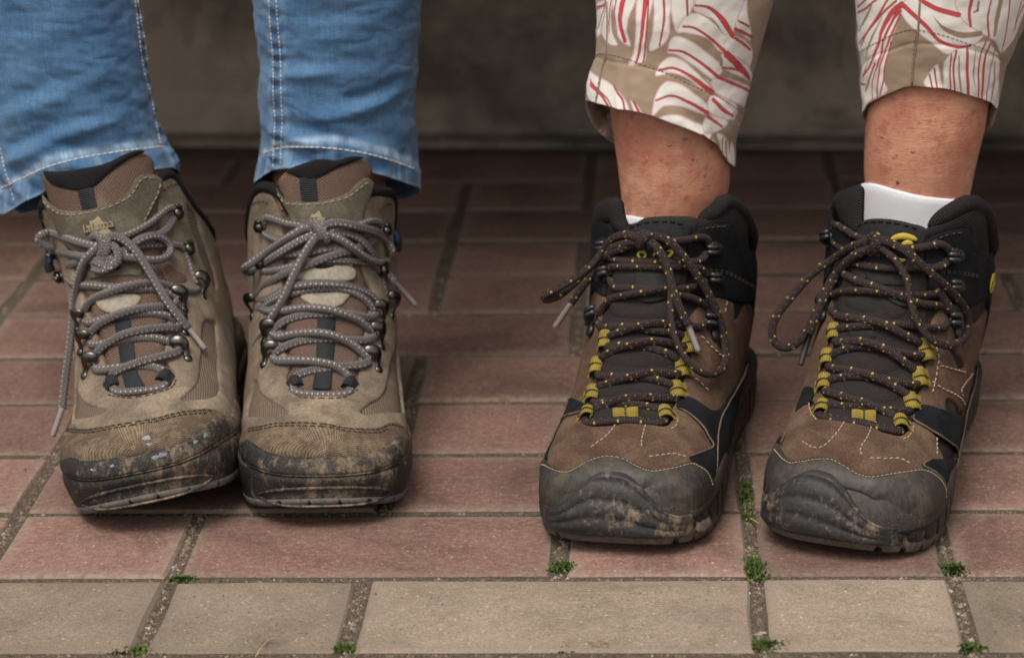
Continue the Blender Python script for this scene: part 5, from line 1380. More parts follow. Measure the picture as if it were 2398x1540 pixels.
def bend(c0, c1, a0, a1, zc, mirror, th, n=14):
    """knee and thigh rings from the top of a shin (c0) back to the hip (c1)"""
    rows = []
    K = c0+np.array([0, .01, .085])
    P = catmull(np.array([c0, c0+[0, .002, .05], K+[0, .05, .005], K*.5+c1*.5, c1]), 5)
    T = np.gradient(P, axis=0); T /= np.linalg.norm(T, axis=1)[:, None]
    for i in range(1, len(P)):
        t = i/(len(P)-1); a = a0*(1-t)+a1*t; d = T[i]
        X = np.array([1., 0, 0]); Fv = np.cross(X, d)*1.
        if Fv@np.array([0, -1., 1.]) < 0: Fv = -Fv
        Fv /= np.linalg.norm(Fv); X = X-d*(X@d); X /= np.linalg.norm(X)
        rows.append(P[i]+np.outer(np.cos(th)*a, Fv)+np.outer(np.sin(th)*a, X))
    return rows
def hips(r0, r1, n=7):
    """rings turning from one hip across to the other: blends two end rings through a raised seat"""
    c0, c1 = r0.mean(0), r1.mean(0); out = []
    for k in range(1, n):
        t = k/n; ang = math.pi*t
        c = c0*(1-t)+c1*t+np.array([0, math.sin(ang)*.06, .015*math.sin(ang)])
        q0 = r0-c0; q1 = r1-c1
        X = np.array([math.cos(ang), -math.sin(ang), 0])   # lateral axis turning
        a = np.abs(q0).max()
        lat = q0[:, 0]; ver = q0[:, 2]
        out.append(c+np.outer(lat, X)+np.outer(ver*1.12, [0, 0, 1.]))
    return out
def leg_tube(LA, LB, thA, zgA, zgB, hip, a_k, a_h, thick=None):
    """one continuous tube: up leg A, across the hips, down leg B. Returns rings"""
    rows = []
    rows += [LA.ring(z, thA) for z in zgA]
    topA = rows[-1].mean(0)
    up = bend(topA, np.array(hip[0]), LA.a(LA.z1), a_h, 0, False, thA); rows += up
    topB = np.array([LB.c(LB.z1), LB.Y, LB.z1])
    dn = bend(topB, np.array(hip[1]), LB.a(LB.z1), a_h, 0, True, -thA)
    rows += hips(up[-1], dn[-1])
    rows += dn[::-1]
    k = len(rows)
    rows += [LB.ring(z, -thA) for z in zgB[::-1]]
    return rows, k
def hem_fn(pairs):
    """height of the hem all round from (angle, z)"""
    p = sorted(pairs); A = np.array([q[0] for q in p]); Z = np.array([q[1] for q in p])
    A = np.r_[A-2*math.pi, A, A+2*math.pi]; Z = np.r_[Z, Z, Z]
    return pchip(A, Z)

class Garment:
    """trousers as one cloth: dense printed or woven shins, plain thighs and seat"""
    def __init__(s, shins, hems, hip, a_h, ztop, nth, nz, relief, mat, name, root, hem_roll=.0022):
        th = np.linspace(-math.pi, math.pi, nth, endpoint=False)
        # denser in front
        th = th+.28*np.sin(th)*-1
        s.th = th; rows = []; S_ = []; s.leg = []
        t = np.linspace(0, 1, nz)**1.0
        blocks = []
        for k in (0, 1):
            q = th if k == 0 else -th
            zh = hems[k](q)
            blk = []; 
            # turned-up inside of the hem
            zs = [(zh+.012, -.0022), (zh+.004, -.0022), (zh+.0008, -.0014), (zh, 0.)]+[(zh+(ztop-zh)*x, 0.) for x in t[1:]]
            P = []; SZ = []
            for z, ins in zs:
                r = shins[k].ring(z, q); cen = np.stack([shins[k].c(np.clip(z, shins[k].z0, shins[k].z1)), np.full(nth, shins[k].Y), z], -1)
                d = r-cen; l = np.linalg.norm(d, axis=1, keepdims=True); d = d/l
                am = shins[k].a(np.clip(z, shins[k].z0, shins[k].z1))
                arc = q*shins[k].a(np.array([(zh.mean()+ztop)/2]))[0]
                off = relief(k, arc*1000, z*1000, zh*1000) if relief else 0.
                P.append(r+d*((off*.001+ins)[:, None] if np.ndim(off) else ins)); SZ.append(np.stack([arc, z], -1))
            blocks.append((P, SZ))
        rows = list(blocks[0][0]); SZ = list(blocks[0][1])
        LA, LB = shins
        cA = rows[-1].mean(0); pA = rows[-1]
        zt2 = LA.z1
        for z in np.linspace(ztop, zt2, 8)[1:]: rows.append(LA.ring(np.full(nth, z), th)); SZ.append(np.stack([th*.05, np.full(nth, z)], -1))
        up = bend(np.array([LA.c(zt2), LA.Y, zt2]), np.array(hip[0]), LA.a(zt2), a_h, 0, False, th)
        zt3 = LB.z1
        dn = bend(np.array([LB.c(zt3), LB.Y, zt3]), np.array(hip[1]), LB.a(zt3), a_h, 0, True, -th)
        mid = up+hips(up[-1], dn[-1])+dn[::-1]
        acc = zt2
        for r in mid: rows.append(r); acc += .02; SZ.append(np.stack([th*.06, np.full(nth, acc)], -1))
        for z in np.linspace(zt3, ztop, 8)[:-1]: rows.append(LB.ring(np.full(nth, z), -th)); SZ.append(np.stack([-th*.05, np.full(nth, z)], -1))
        s.iB = len(rows)
        rows += blocks[1][0][::-1]; SZ += blocks[1][1][::-1]
        s.nth = nth; s.nrA = len(blocks[0][0]); s.nr = len(rows)
        s.V = np.vstack(rows); s.SZ = np.vstack(SZ)*1000
        s.F = grid_faces(len(rows), nth, True)
        s.F = [f[::-1] for f in s.F]
        s.name, s.mat, s.root = name, mat, root
        s.legid = np.zeros(len(s.V), int); s.legid[s.iB*nth:] = 1
        s.legid[s.nrA*nth:s.iB*nth] = 2
        tri = [(f[0], f[1], f[2]) for f in s.F]+[(f[0], f[2], f[3]) for f in s.F]
        s.tri = tri; s.bvh = BVHTree.FromPolygons([Vector(v) for v in s.V], tri)
    def sz(s, px, py, lift=0.):
        """pixel -> cloth (arc, height) mm and place"""
        loc, n, i, d = s.bvh.ray_cast(Vector(CAM), Vector(ray(px, py)))
        if loc is None: return None
        f = s.tri[i]; p = np.array(loc); W = [1/(np.linalg.norm(s.V[k]-p)+1e-6) for k in f]
        q = sum(w*s.SZ[k] for w, k in zip(W, f))/sum(W)
        n = np.array(n)
        if n@(CAM-p) < 0: n = -n
        return q, p+n*lift*.001
    def build(s, attrs):
        s.o = mesh_obj(s.name, s.V, s.F, s.mat, s.root, uv=s.SZ, attrs=attrs); return s.o
    def stitches(s, rows, mat, ln=2.8, gap=1.1, r=.35, name='stitching', twist=False):
        acc = Acc()
        for pts_ in rows:
            P = []
            for x, y in resample(catmull(np.array(pts_, float), 8), 1.5):
                h = s.sz(x, y, .25)
                if h is not None and (not P or np.linalg.norm(h[1]-P[-1]) < .02): P.append(h[1])
            if len(P) < 4: continue
            P = resample(np.array(P), .0004); k = 0; m = int(ln/.4); g = int(gap/.4)
            while k+m < len(P):
                q = P[k:k+m+1:max(1, m//4)]
                V, F, U = tube(q, np.interp(np.linspace(0, 1, len(q)), [0, .3, .7, 1], [r*.5e-3, r*1e-3, r*1e-3, r*.5e-3]), 5); acc.add(V, F, U); k += m+g
        return acc.build(name, mat, s.o, kind='stuff')

def body(name, shins, th_n, z_lo, hip, a_h, root, mat):
    th = np.linspace(-math.pi, math.pi, th_n, endpoint=False)
    LA, LB = shins
    rows = [LA.ring(np.full(th_n, z), th)*1. for z in np.linspace(z_lo[0], LA.z1, 50)]
    up = bend(np.array([LA.c(LA.z1), LA.Y, LA.z1]), np.array(hip[0]), LA.a(LA.z1), a_h, 0, False, th)
    dn = bend(np.array([LB.c(LB.z1), LB.Y, LB.z1]), np.array(hip[1]), LB.a(LB.z1), a_h, 0, True, -th)
    rows += up+hips(up[-1], dn[-1])+dn[::-1]
    rows += [LB.ring(np.full(th_n, z), -th) for z in np.linspace(z_lo[1], LB.z1, 50)[::-1]]
    V = np.vstack(rows); F = [f[::-1] for f in grid_faces(len(rows), th_n, True)]
    n = len(rows)
    c0 = len(V); V = np.vstack([V, rows[0].mean(0)[None]-[0, 0, .01], rows[-1].mean(0)[None]-[0, 0, .01]])
    F += [(c0, j, (j+1) % th_n) for j in range(th_n)]
    F += [(c0+1, (n-1)*th_n+(j+1) % th_n, (n-1)*th_n+j) for j in range(th_n)]
    return mesh_obj(name, V, F, mat, root, uv=np.zeros((len(V), 2)))

def folds(G):
    """list of (s, z, direction deg, length, width, depth) in cloth mm"""
    def f(s, z):
        o = 0.
        for (fs, fz, ang, L, W, D) in G:
            ca, sa = math.cos(RAD(ang)), math.sin(RAD(ang))
            u = (s-fs)*ca+(z-fz)*sa; v = -(s-fs)*sa+(z-fz)*ca
            e = np.exp(-(u/L)**2)
            o = o+D*e*(np.exp(-(v/W)**2)-.55*np.exp(-((v-1.8*W)/W)**2))
        return o
    return f

# ---- person in jeans
YA, YB = BOOTS['A']['at'][1]+.195, BOOTS['B']['at'][1]+.216
p1 = empty('person', ((on_y(480, 500, YA)[0]), .55, 0), 'person in faded blue jeans sitting on the bench, only the lower legs in view', 'person')
jA = Shin(YA, [(520, 4, 420), (440, 0, 417), (390, -10, 410), (350, -20, 395), (310, -27, 375), (230, -40, 355), (120, -52, 335), (0, -65, 316)], [(.30, on_y(80, 0, YA)[0], .052), (.40, on_y(30, 0, YA)[0], .06)], .86)
jB = Shin(YB, [(520, 600, 985), (440, 601, 983), (373, 607, 977), (296, 612, 976), (218, 607, 974), (131, 608, 979), (62, 600, 982), (0, 593, 985)], [(.30, on_y(785, 0, YB)[0], .056), (.40, on_y(775, 0, YB)[0], .062)], .9)
zA = lambda px, py, d: on_y(px, py, YA+d)[2]
zB = lambda px, py, d: on_y(px, py, YB+d)[2]
hA = hem_fn([(-1.57, zA(2, 470, 0)), (-1.1, zA(12, 499, -.02)), (-.5, zA(80, 466, -.04)), (0, zA(200, 430, -.052)), (.7, zA(330, 408, -.04)), (1.3, zA(405, 391, -.01)), (1.57, zA(417, 399, 0)), (2.4, zA(330, 430, .04)), (3.1, zA(200, 480, .05)), (-2.3, zA(90, 506, .035))])
hB = hem_fn([(-1.57, zB(603, 436, 0)), (-1.15, zB(612, 420, -.02)), (-.75, zB(650, 396, -.03)), (0, zB(780, 391, -.05)), (.6, zB(880, 412, -.04)), (1.1, zB(945, 431, -.02)), (1.57, zB(983, 442, 0)), (2.5, zB(940, 466, .04)), (3.1, zB(800, 470, .05)), (-2.4, zB(640, 450, .04))])
FA = folds([(-20, 175, 25, 26, 4., 1.6), (-28, 150, -35, 22, 4.5, 1.8), (12, 168, -18, 26, 5, 1.3), (20, 190, 12, 24, 4, 1.2), (28, 158, 8, 20, 3.5, 1.3), (-5, 205, 20, 30, 5, 1.2), (-10, 140, -8, 30, 4, .9), (30, 140, 15, 14, 3, 1.2)])
FB = folds([(-15, 218, 3, 20, 4, 1.6), (-18, 178, -8, 20, 4.2, 1.7), (-16, 160, -14, 18, 3.5, 1.4), (12, 195, 6, 22, 5, 1.2), (26, 172, -30, 20, 5, 1.3), (30, 200, 15, 16, 4, 1.2), (20, 150, 20, 20, 4, 1.), (-5, 145, -10, 26, 4, .8)])
def relief_j(k, s, z, zh):
    o = (FA if k == 0 else FB)(s, z)*2.1
    o = o+2.4*fbm(s/26+7*k, z/15, 3, 11+k)+1.5*np.abs(fbm((s+z*.5)/15+3*k, z/8., 2, 17+k))
    seam = SEAM[k](z)
    d = np.abs(s-seam)
    o = o+1.*np.sin(z/1.45+2*np.sin(z/9.))*np.exp(-(d/6.)**2)+.9*np.exp(-(d/4.5)**4)
    # doubled hem
    dz = z-zh
    o = o+1.3*np.exp(-(np.clip(dz, 0, None)/13.5)**8)+.8*np.sin(s/2.3+np.sin(s/7))*np.exp(-((dz-12)/6)**2)-.5*np.exp(-((dz-14)/1.3)**2)
    return o
def seam_line(shin, rows):
    z = []; a = []
    for px, py in rows:
        for _ in range(1):
            Y = shin.Y-.03; p = on_y(px, py, Y); c = shin.c(np.array([p[2]]))[0]; A = shin.a(np.array([p[2]]))[0]
            t = math.asin(max(-1, min(1, (p[0]-c)/A)))
            p = on_y(px, py, shin.Y-A*.95*math.cos(t)); t = math.asin(max(-1, min(1, (p[0]-c)/A)))
            z.append(p[2]*1000); a.append(t)
    z = np.array(z); a = np.array(a); o = np.argsort(z)
    return z[o], a[o]
def seam_fn(shin, rows, hem):
    z, a = seam_line(shin, rows)
    am = shin.a(np.array([(hem(np.linspace(-3, 3, 60)).mean()+ZTJ)/2]))[0]*1000
    f = pchip(z, a*am)
    return lambda q: f(np.clip(q, z[0], z[-1]))
ZTJ = .29
SEAM = [seam_fn(jA, [(318, 5), (334, 120), (347, 190), (366, 260), (378, 320)], hA), seam_fn(jB, [(640, 5), (646, 90), (650, 180), (652, 270), (650, 330)], hB)]
hip1 = [(on_y(130, 0, YA)[0]+.06, .82, .56), (on_y(780, 0, YB)[0]-.03, .82, .56)]
jeans = Garment([jA, jB], [hA, hB], hip1, .078, ZTJ, 300, 150, relief_j, MT['denim'], 'jeans', p1)
# wear: pale on the hem edge, seam ridges; darker blue in the puckers, the hem stitch line and the inside
s_, z_ = jeans.SZ[:, 0], jeans.SZ[:, 1]
wear = np.zeros((len(s_), 4)); wear[:, 3] = 1
for k, hm in ((0, hA), (1, hB)):
    m = jeans.legid == k
    q = s_[m]; am = [jA, jB][k].a(np.array([(hm(np.linspace(-3, 3, 60)).mean()+ZTJ)/2]))[0]*1000
    dz = z_[m]-hm(q/am)*1000; d = np.abs(q-SEAM[k](z_[m]))
    pale = .55*np.exp(-(dz/2.)**2)+.75*np.exp(-((dz-15.5)/2.2)**2)*(.5+.9*vnoise(q/3., dz*0, 4))+.35*np.exp(-((d-6)/2.5)**2)*vnoise(q*0, z_[m]/4., 5)+.25*(dz < 13)*(vnoise(q/2.6, dz*0+1, 8) > .55)
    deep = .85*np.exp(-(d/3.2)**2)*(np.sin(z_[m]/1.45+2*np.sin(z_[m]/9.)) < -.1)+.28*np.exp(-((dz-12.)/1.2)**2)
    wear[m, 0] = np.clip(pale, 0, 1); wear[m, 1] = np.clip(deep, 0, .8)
nth = jeans.nth
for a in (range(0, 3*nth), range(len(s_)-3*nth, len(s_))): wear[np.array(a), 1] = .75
jeans.build({'wear': wear})
jeans.stitches([pts(2, 441, 47, 420, 109, 392, 187, 371, 280, 355, 358, 346, 386, 343), pts(616, 358, 657, 346, 700, 344, 772, 347, 850, 358, 912, 374, 972, 396)], MT['thread_w'], 3.2, .5, .42)
jeans.stitches([pts(316, 1, 325, 78, 330, 125, 338, 171, 352, 218, 361, 265, 371, 318, 376, 340), pts(322, 1, 338, 93, 346, 150, 358, 193, 371, 249, 380, 296, 384, 326),
  pts(630, 1, 633, 62, 640, 140, 640, 218, 644, 280, 641, 342, 640, 393), pts(647, 1, 651, 62, 657, 140, 658, 218, 661, 280, 658, 336, 657, 390), pts(1, 345, 12, 399, 22, 427, 34, 474)], MT['thread_w'], 2.2, 1.2, .34)
lA = Shin(YA+.004, [(560, 150, 420), (470, 145, 410), (400, 130, 400), (300, 90, 350), (150, 40, 310), (0, 0, 270)], [(.40, on_y(40, 0, YA)[0], .052)], .95)
lB = Shin(YB+.004, [(560, 640, 905), (470, 640, 905), (400, 640, 900), (300, 635, 920), (150, 630, 940), (0, 620, 950)], [(.40, on_y(775, 0, YB)[0], .054)], .95)
body('body', [lA, lB], 40, (lA.z0, lB.z0), hip1, .066, p1, MT['skin'])

# ---- person in printed trousers
YC, YD = BOOTS['C']['at'][1]+.205, BOOTS['D']['at'][1]+.200
p2 = empty('person', ((on_y(1900, 500, YC)[0]), .55, 0), 'person in leaf-printed cropped trousers with bare shins on the bench, legs only', 'person')
tC = Shin(YC, [(470, 1376, 1718), (361, 1377, 1721), (265, 1373, 1743), (192, 1378, 1759), (142, 1390, 1772), (99, 1394, 1784), (0, 1393, 1812), (-100, 1395, 1838)], [(.31, on_y(1640, 0, YC)[0], .062), (.40, on_y(1690, 0, YC)[0], .068)], .92)
tD = Shin(YD, [(330, 2024, 2325), (258, 2020, 2334), (215, 2018, 2342), (156, 2013, 2359), (99, 2008, 2382), (0, 2001, 2420), (-100, 1998, 2450)], [(.31, on_y(2230, 0, YD)[0], .066), (.40, on_y(2250, 0, YD)[0], .072)], .92)
zC = lambda px, py, d: on_y(px, py, YC+d)[2]
zD = lambda px, py, d: on_y(px, py, YD+d)[2]
hC = hem_fn([(-1.57, zC(1374, 236, 0)), (-1.0, zC(1392, 245, -.025)), (-.4, zC(1480, 266, -.045)), (.2, zC(1580, 302, -.047)), (.7, zC(1655, 340, -.038)), (1.2, zC(1705, 386, -.016)), (1.57, zC(1716, 392, 0)), (2.4, zC(1660, 380, .035)), (3.1, zC(1550, 360, .047)), (-2.5, zC(1432, 338, .035)), (-1.95, zC(1384, 290, .015))])
hD = hem_fn([(-1.57, zD(2022, 268, 0)), (-1.2, zD(2033, 247, -.015)), (-.75, zD(2077, 222, -.028)), (-.35, zD(2117, 204, -.038)), (0, zD(2175, 210, -.042)), (.5, zD(2249, 228, -.036)), (1.0, zD(2303, 243, -.02)), (1.35, zD(2330, 257, -.01)), (1.57, zD(2334, 262, 0)), (1.75, zD(2325, 296, .006)), (2.1, zD(2310, 302, .02)), (3.1, zD(2180, 290, .04)), (-2.2, zD(2060, 282, .03))])
FC = folds([(-10, 170, -30, 24, 4, 1.3), (20, 190, -35, 26, 4, 1.2), (-30, 195, -70, 26, 3, 1.), (30, 150, -40, 20, 4, 1.)])
FD = folds([(-20, 185, 75, 26, 4, 1.5), (-8, 175, 85, 24, 3, 1.6), (25, 190, -20, 22, 4, 1.), (10, 205, -25, 26, 4, 1.)])
def relief_t(k, s, z, zh):
    o = (FC if k == 0 else FD)(s, z)*1.5+1.7*fbm(s/24+5*k, z/18, 3, 31+k)
    dz = z-zh
    o = o+.35*np.exp(-(np.clip(dz, 0, None)/24)**8)-.4*np.exp(-((dz-25.5)/1.2)**2)
    return o
hip2 = [(on_y(1640, 0, YC)[0]+.03, .82, .56), (on_y(2230, 0, YD)[0]-.06, .82, .56)]
trs = Garment([tC, tD], [hC, hD], hip2, .082, .385, 620, 400, relief_t, MT['print'], 'trousers', p2)
WHT, PNK, RED, DRK, TAN = (.72, .68, .64), (.62, .44, .46), (.52, .06, .07), (.16, .03, .055), (.30, .222, .158)
colr = np.tile(np.array([*TAN, 1.]), (len(trs.V), 1))
def kx(P, ox, sx):          # picture coordinates of the two enlarged leg views
    return [(ox+x*sx, y*sx) for x, y in P]
def to_cloth(P):
    out = []
    for x, y in P:
        k = 0 if x < 1900 else 1; sh = (tC, tD)[k]; hm = (hC, hD)[k]
        am = sh.a(np.array([(hm(trs.th if k == 0 else -trs.th).mean()+.385)/2]))[0]
        Y = sh.Y-.04
        for _ in range(4):
            p = on_y(x, y, Y); z = np.clip(p[2], sh.z0, sh.z1); a = float(sh.a(z))
            t = math.asin(max(-1, min(1, (p[0]-float(sh.c(z)))/a))); Y = sh.Y-a*sh.depth*math.cos(t)
        out.append((t*am*1000, p[2]*1000))
    return np.array(out)
def paint_poly(leg, P, col, rim=PNK, rw=.55):
    q = to_cloth(P)
    if len(q) < 3: return
    q = catmull(q, 4, True); m = np.where((trs.legid == leg) & (s2 > q[:, 0].min()-2) & (s2 < q[:, 0].max()+2) & (z2 > q[:, 1].min()-2) & (z2 < q[:, 1].max()+2))[0]
    if not len(m): return
    X = np.stack([s2[m], z2[m]], -1); i = inside(q, X); d = dist_poly(q, X)
    sd_ = np.where(i, d, -d)
    for c, lim in ((rim, -.15), (col, rw)):
        f = np.clip((sd_-lim)/.4+.5, 0, 1)[:, None]; colr[m, :3] = colr[m, :3]*(1-f)+np.array(c)*f
def paint_vein(leg, P, w, mm, col=RED, line=DRK):
    q = to_cloth(P)
    if len(q) < 2: return
    n = len(q); ww = np.interp(np.linspace(0, 1, 40), np.linspace(0, 1, len(w)), w)
    q = resample(catmull(q, 8), .5) if n > 2 else resample(q, .5)
    ww = np.interp(np.linspace(0, 1, len(q)), np.linspace(0, 1, 40), ww)*mm*(.5 if line is None else .45)
    m = np.where((trs.legid == leg) & (s2 > q[:, 0].min()-6) & (s2 < q[:, 0].max()+6) & (z2 > q[:, 1].min()-6) & (z2 < q[:, 1].max()+6))[0]
    X = np.stack([s2[m], z2[m]], -1)
    D = np.linalg.norm(X[:, None, :]-q[None], axis=2); j = D.argmin(1); d = D[np.arange(len(X)), j]; w_ = ww[j]
    def lay_(c, lim):
        f = np.clip((lim-d)/.3+.5, 0, 1)[:, None]; colr[m, :3] = colr[m, :3]*(1-f)+np.array(c)*f
    if line is not None: lay_(line, w_+.16)
    lay_(col, np.maximum(w_-.12, .1))
s2, z2 = trs.SZ[:, 0], trs.SZ[:, 1]
def print_leaves():
    # left leg print
    OC, SCL, MMC = 1319., .3308, .3308/3.85
    polyC = [
     [(225, 40), (290, 0), (355, -30), (345, 130), (350, 220), (390, 320), (315, 300), (265, 240), (235, 260), (228, 150)], [(365, -20), (512, -20), (470, 130), (460, 230), (472, 326), (410, 290), (375, 200), (365, 100)],
     [(525, -20), (632, -20), (605, 150), (590, 280), (585, 380), (560, 445), (455, 462), (490, 380), (520, 200)], [(645, -20), (766, -20), (755, 120), (750, 250), (690, 330), (605, 360), (635, 230), (645, 100)],
     [(770, -20), (920, -20), (905, 80), (850, 170), (800, 225), (770, 110)], [(930, 20), (960, -20), (1275, -20), (1240, 120), (1190, 250), (1130, 240), (1060, 150), (930, 80)],
     [(805, 225), (850, 130), (920, 95), (1040, 110), (1130, 230), (1190, 260), (1150, 370), (1090, 350), (1000, 270), (880, 235)], [(740, 350), (760, 280), (810, 258), (900, 290), (1000, 360), (1130, 480), (1100, 540), (1050, 560), (930, 470), (800, 390), (745, 380)],
     [(650, 540), (690, 450), (760, 405), (850, 430), (950, 510), (1070, 620), (1060, 660), (1000, 640), (860, 550), (760, 520)], [(630, 800), (660, 660), (710, 590), (770, 578), (870, 620), (1040, 760), (1020, 810), (950, 800), (850, 760), (720, 750), (650, 810)],
     [(640, 860), (720, 815), (820, 815), (920, 860), (1000, 900), (965, 990), (880, 950), (760, 890), (650, 870)], [(1300, -10), (1305, 120), (1330, 270), (1310, 290), (1220, 200), (1240, 120)],
     [(1190, 255), (1330, 330), (1325, 470), (1150, 370)], [(1150, 375), (1325, 480), (1325, 580), (1120, 480)], [(1100, 545), (1320, 640), (1300, 700), (1280, 760), (1080, 660)], [(1060, 670), (1240, 770), (1190, 850), (1030, 800)],
     [(1025, 815), (1160, 860), (1080, 935), (990, 930)], [(980, 945), (1050, 945), (1010, 1000), (950, 985)], [(1085, 940), (1160, 1000), (1200, 1180), (1130, 1120), (1100, 1020)], [(1185, 1005), (1210, 1060), (1205, 1180), (1192, 1170)], [(1000, 1020), (1055, 990), (1065, 1050), (1030, 1035)],
     [(190, 500), (270, 555), (340, 600), (420, 680), (470, 790), (350, 765), (220, 740), (175, 640)], [(478, 710), (530, 750), (575, 830), (530, 820), (490, 760)]]
    for P in polyC: paint_poly(0, kx(P, OC, SCL), WHT, rw=.65)
    for P, w in [([(950, 90), (1060, 150), (1130, 240)], [6, 22, 4]), ([(845, 235), (1000, 290), (1110, 420), (1120, 460)], [10, 50, 30]), ([(860, 440), (960, 520), (1060, 630)], [4, 16, 8]), ([(1150, 500), (1220, 550), (1290, 560)], [4, 16, 4]), ([(700, 790), (820, 770), (950, 830)], [6, 34, 10])]: paint_vein(0, kx(P, OC, SCL), w, MMC, TAN, None)
    for P, w in [([(430, -10), (415, 80), (410, 160), (435, 290)], [45, 42, 38, 30]), ([(380, -10), (370, 110), (385, 230)], [12, 12, 6]), ([(582, -10), (570, 150), (550, 300), (510, 448)], [34, 28, 22, 18]), ([(602, -10), (600, 150), (580, 330), (560, 440)], [12, 12, 12]),
     ([(712, -10), (715, 150), (680, 328)], [14, 14, 10]), ([(875, -10), (880, 110)], [12, 12]), ([(232, 205), (270, 110), (300, 0)], [16, 16, 12]), ([(345, 0), (330, 150), (332, 240)], [12, 14, 6]), ([(230, 60), (280, 40), (300, 0)], [30, 20, 10]), ([(265, 230), (290, 120), (300, 20)], [10, 12, 10]),
     ([(935, 40), (1030, 55), (1120, 130), (1195, 250)], [12, 20, 40, 30]), ([(850, 190), (930, 200), (1050, 280), (1155, 380)], [14, 14, 18, 22]), ([(750, 358), (850, 370), (980, 450), (1100, 550)], [14, 14, 18, 22]), ([(680, 500), (780, 485), (900, 540), (1060, 660)], [16, 16, 24, 34]), ([(660, 710), (770, 680), (900, 730), (1020, 800)], [14, 14, 20, 24]), ([(720, 890), (800, 890), (890, 950), (960, 985)], [12, 18, 24, 20]),
     ([(1240, 150), (1310, 190)], [12, 14]), ([(1215, 205), (1335, 268)], [18, 18]), ([(1195, 260), (1325, 355)], [18, 14]), ([(1155, 385), (1230, 450), (1320, 560)], [46, 40, 24]), ([(1130, 480), (1250, 500), (1320, 560)], [14, 16, 18]), ([(1100, 550), (1250, 610), (1315, 660)], [18, 20, 18]), ([(1060, 705), (1130, 780), (1200, 825)], [26, 24, 16]), ([(1020, 825), (1115, 895)], [18, 16]), ([(975, 955), (1015, 985)], [16, 16]),
     ([(1120, 980), (1125, 1110)], [9, 9]), ([(1145, 1000), (1155, 1130)], [16, 14]), ([(200, 560), (290, 680), (345, 755)], [10, 10, 10]), ([(200, 595), (260, 665), (320, 750)], [24, 24, 18]), ([(360, 615), (420, 700), (440, 785)], [12, 12, 10]), ([(500, 720), (560, 830)], [12, 22])]: paint_vein(0, kx(P, OC, SCL), w, MMC)
    # right leg print
    OD, SDL = 1918.4, .331
    polyD = [[(250, -20), (575, -20), (575, 100), (520, 260), (490, 400), (465, 560), (490, 640), (440, 680), (360, 715), (310, 785), (300, 600), (280, 300)],
     [(580, 20), (700, -20), (1000, -20), (1010, 120), (1140, 240), (1160, 260), (1080, 325), (980, 345), (900, 385), (800, 310), (700, 230), (640, 180), (580, 100)],
     [(1005, -20), (1460, -20), (1440, 120), (1390, 260), (1305, 375), (1250, 300), (1220, 280), (1070, 190), (1000, 120)],
     [(745, 600), (750, 560), (835, 455), (860, 560), (880, 650), (800, 640)], [(885, 440), (980, 350), (1180, 290), (1230, 330), (1290, 430), (1285, 560), (1265, 765), (1160, 735), (1000, 695), (890, 660), (880, 540)]]
    for P in polyD: paint_poly(1, kx(P, OD, SDL), WHT, rw=.6)
    for P, w in [([(380, 20), (330, 120), (280, 220)], [10, 34, 20]), ([(440, 120), (380, 260), (330, 420)], [10, 26, 14]), ([(475, 250), (440, 400), (400, 600)], [6, 14, 8]), ([(350, 420), (320, 520), (305, 600)], [8, 24, 10]),
     ([(800, 110), (880, 200), (1000, 250), (1140, 240)], [4, 30, 44, 40]), ([(1290, 0), (1260, 130), (1240, 250)], [46, 44, 26]), ([(1130, 15), (1125, 80)], [20, 24]), ([(990, 400), (990, 540), (1010, 690)], [14, 22, 16]), ([(1110, 340), (1090, 500), (1095, 620)], [8, 20, 8]), ([(1250, 440), (1230, 620), (1205, 745)], [14, 36, 30])]: paint_vein(1, kx(P, OD, SDL), w, MMC, TAN, None)
    for P, w in [([(575, 40), (510, 90), (440, 220), (420, 320), (360, 470), (310, 540)], [46, 40, 30, 26, 22, 16]), ([(540, 10), (440, 100), (350, 220), (290, 310)], [16, 16, 14, 12]), ([(400, 0), (330, 60), (270, 90)], [14, 14, 12]), ([(330, 0), (270, 50)], [14, 14]), ([(480, 0), (420, 100), (330, 260), (300, 330)], [16, 18, 18, 14]),
     ([(575, 80), (520, 140), (460, 270), (430, 420), (380, 600), (380, 700)], [18, 18, 18, 16, 14, 14]), ([(570, 110), (490, 300), (440, 460), (410, 690)], [16, 18, 18, 16]), ([(510, 300), (470, 480), (460, 580), (430, 680)], [14, 14, 14, 10]), ([(400, 450), (360, 560), (330, 640)], [20, 22, 16]), ([(290, 470), (300, 580), (330, 600)], [14, 14, 10]), ([(560, 60), (500, 180), (470, 260)], [24, 20, 10]),
     ([(715, 0), (830, 65), (990, 110)], [28, 32, 34]), ([(580, 30), (660, 100), (760, 190), (850, 290), (980, 335), (1070, 325)], [36, 30, 26, 22, 20, 16]), ([(1080, 0), (1065, 100), (1075, 190)], [26, 20, 16]), ([(1100, 90), (1126, 72)], [12, 10]), ([(1220, 0), (1195, 130), (1200, 260)], [12, 14, 14]), ([(1350, 0), (1330, 180), (1305, 360)], [10, 10, 12]), ([(1449, 30), (1400, 150), (1380, 220)], [14, 12, 12]), ([(1430, 0), (1390, 170)], [8, 8]),
     ([(780, 530), (800, 620)], [12, 12]), ([(815, 490), (835, 630)], [14, 12]), ([(935, 390), (925, 520), (935, 660)], [11, 11, 11]), ([(970, 365), (950, 480), (965, 670)], [15, 15, 13]), ([(1050, 350), (1045, 480), (1055, 690)], [20, 26, 26]), ([(1180, 290), (1130, 450), (1125, 700)], [14, 15, 15]), ([(1210, 320), (1165, 450), (1150, 720)], [20, 28, 22]), ([(1255, 350), (1205, 520), (1180, 720)], [11, 12, 11]), ([(1290, 450), (1275, 620), (1255, 755)], [12, 14, 14])]: paint_vein(1, kx(P, OD, SDL), w, MMC)
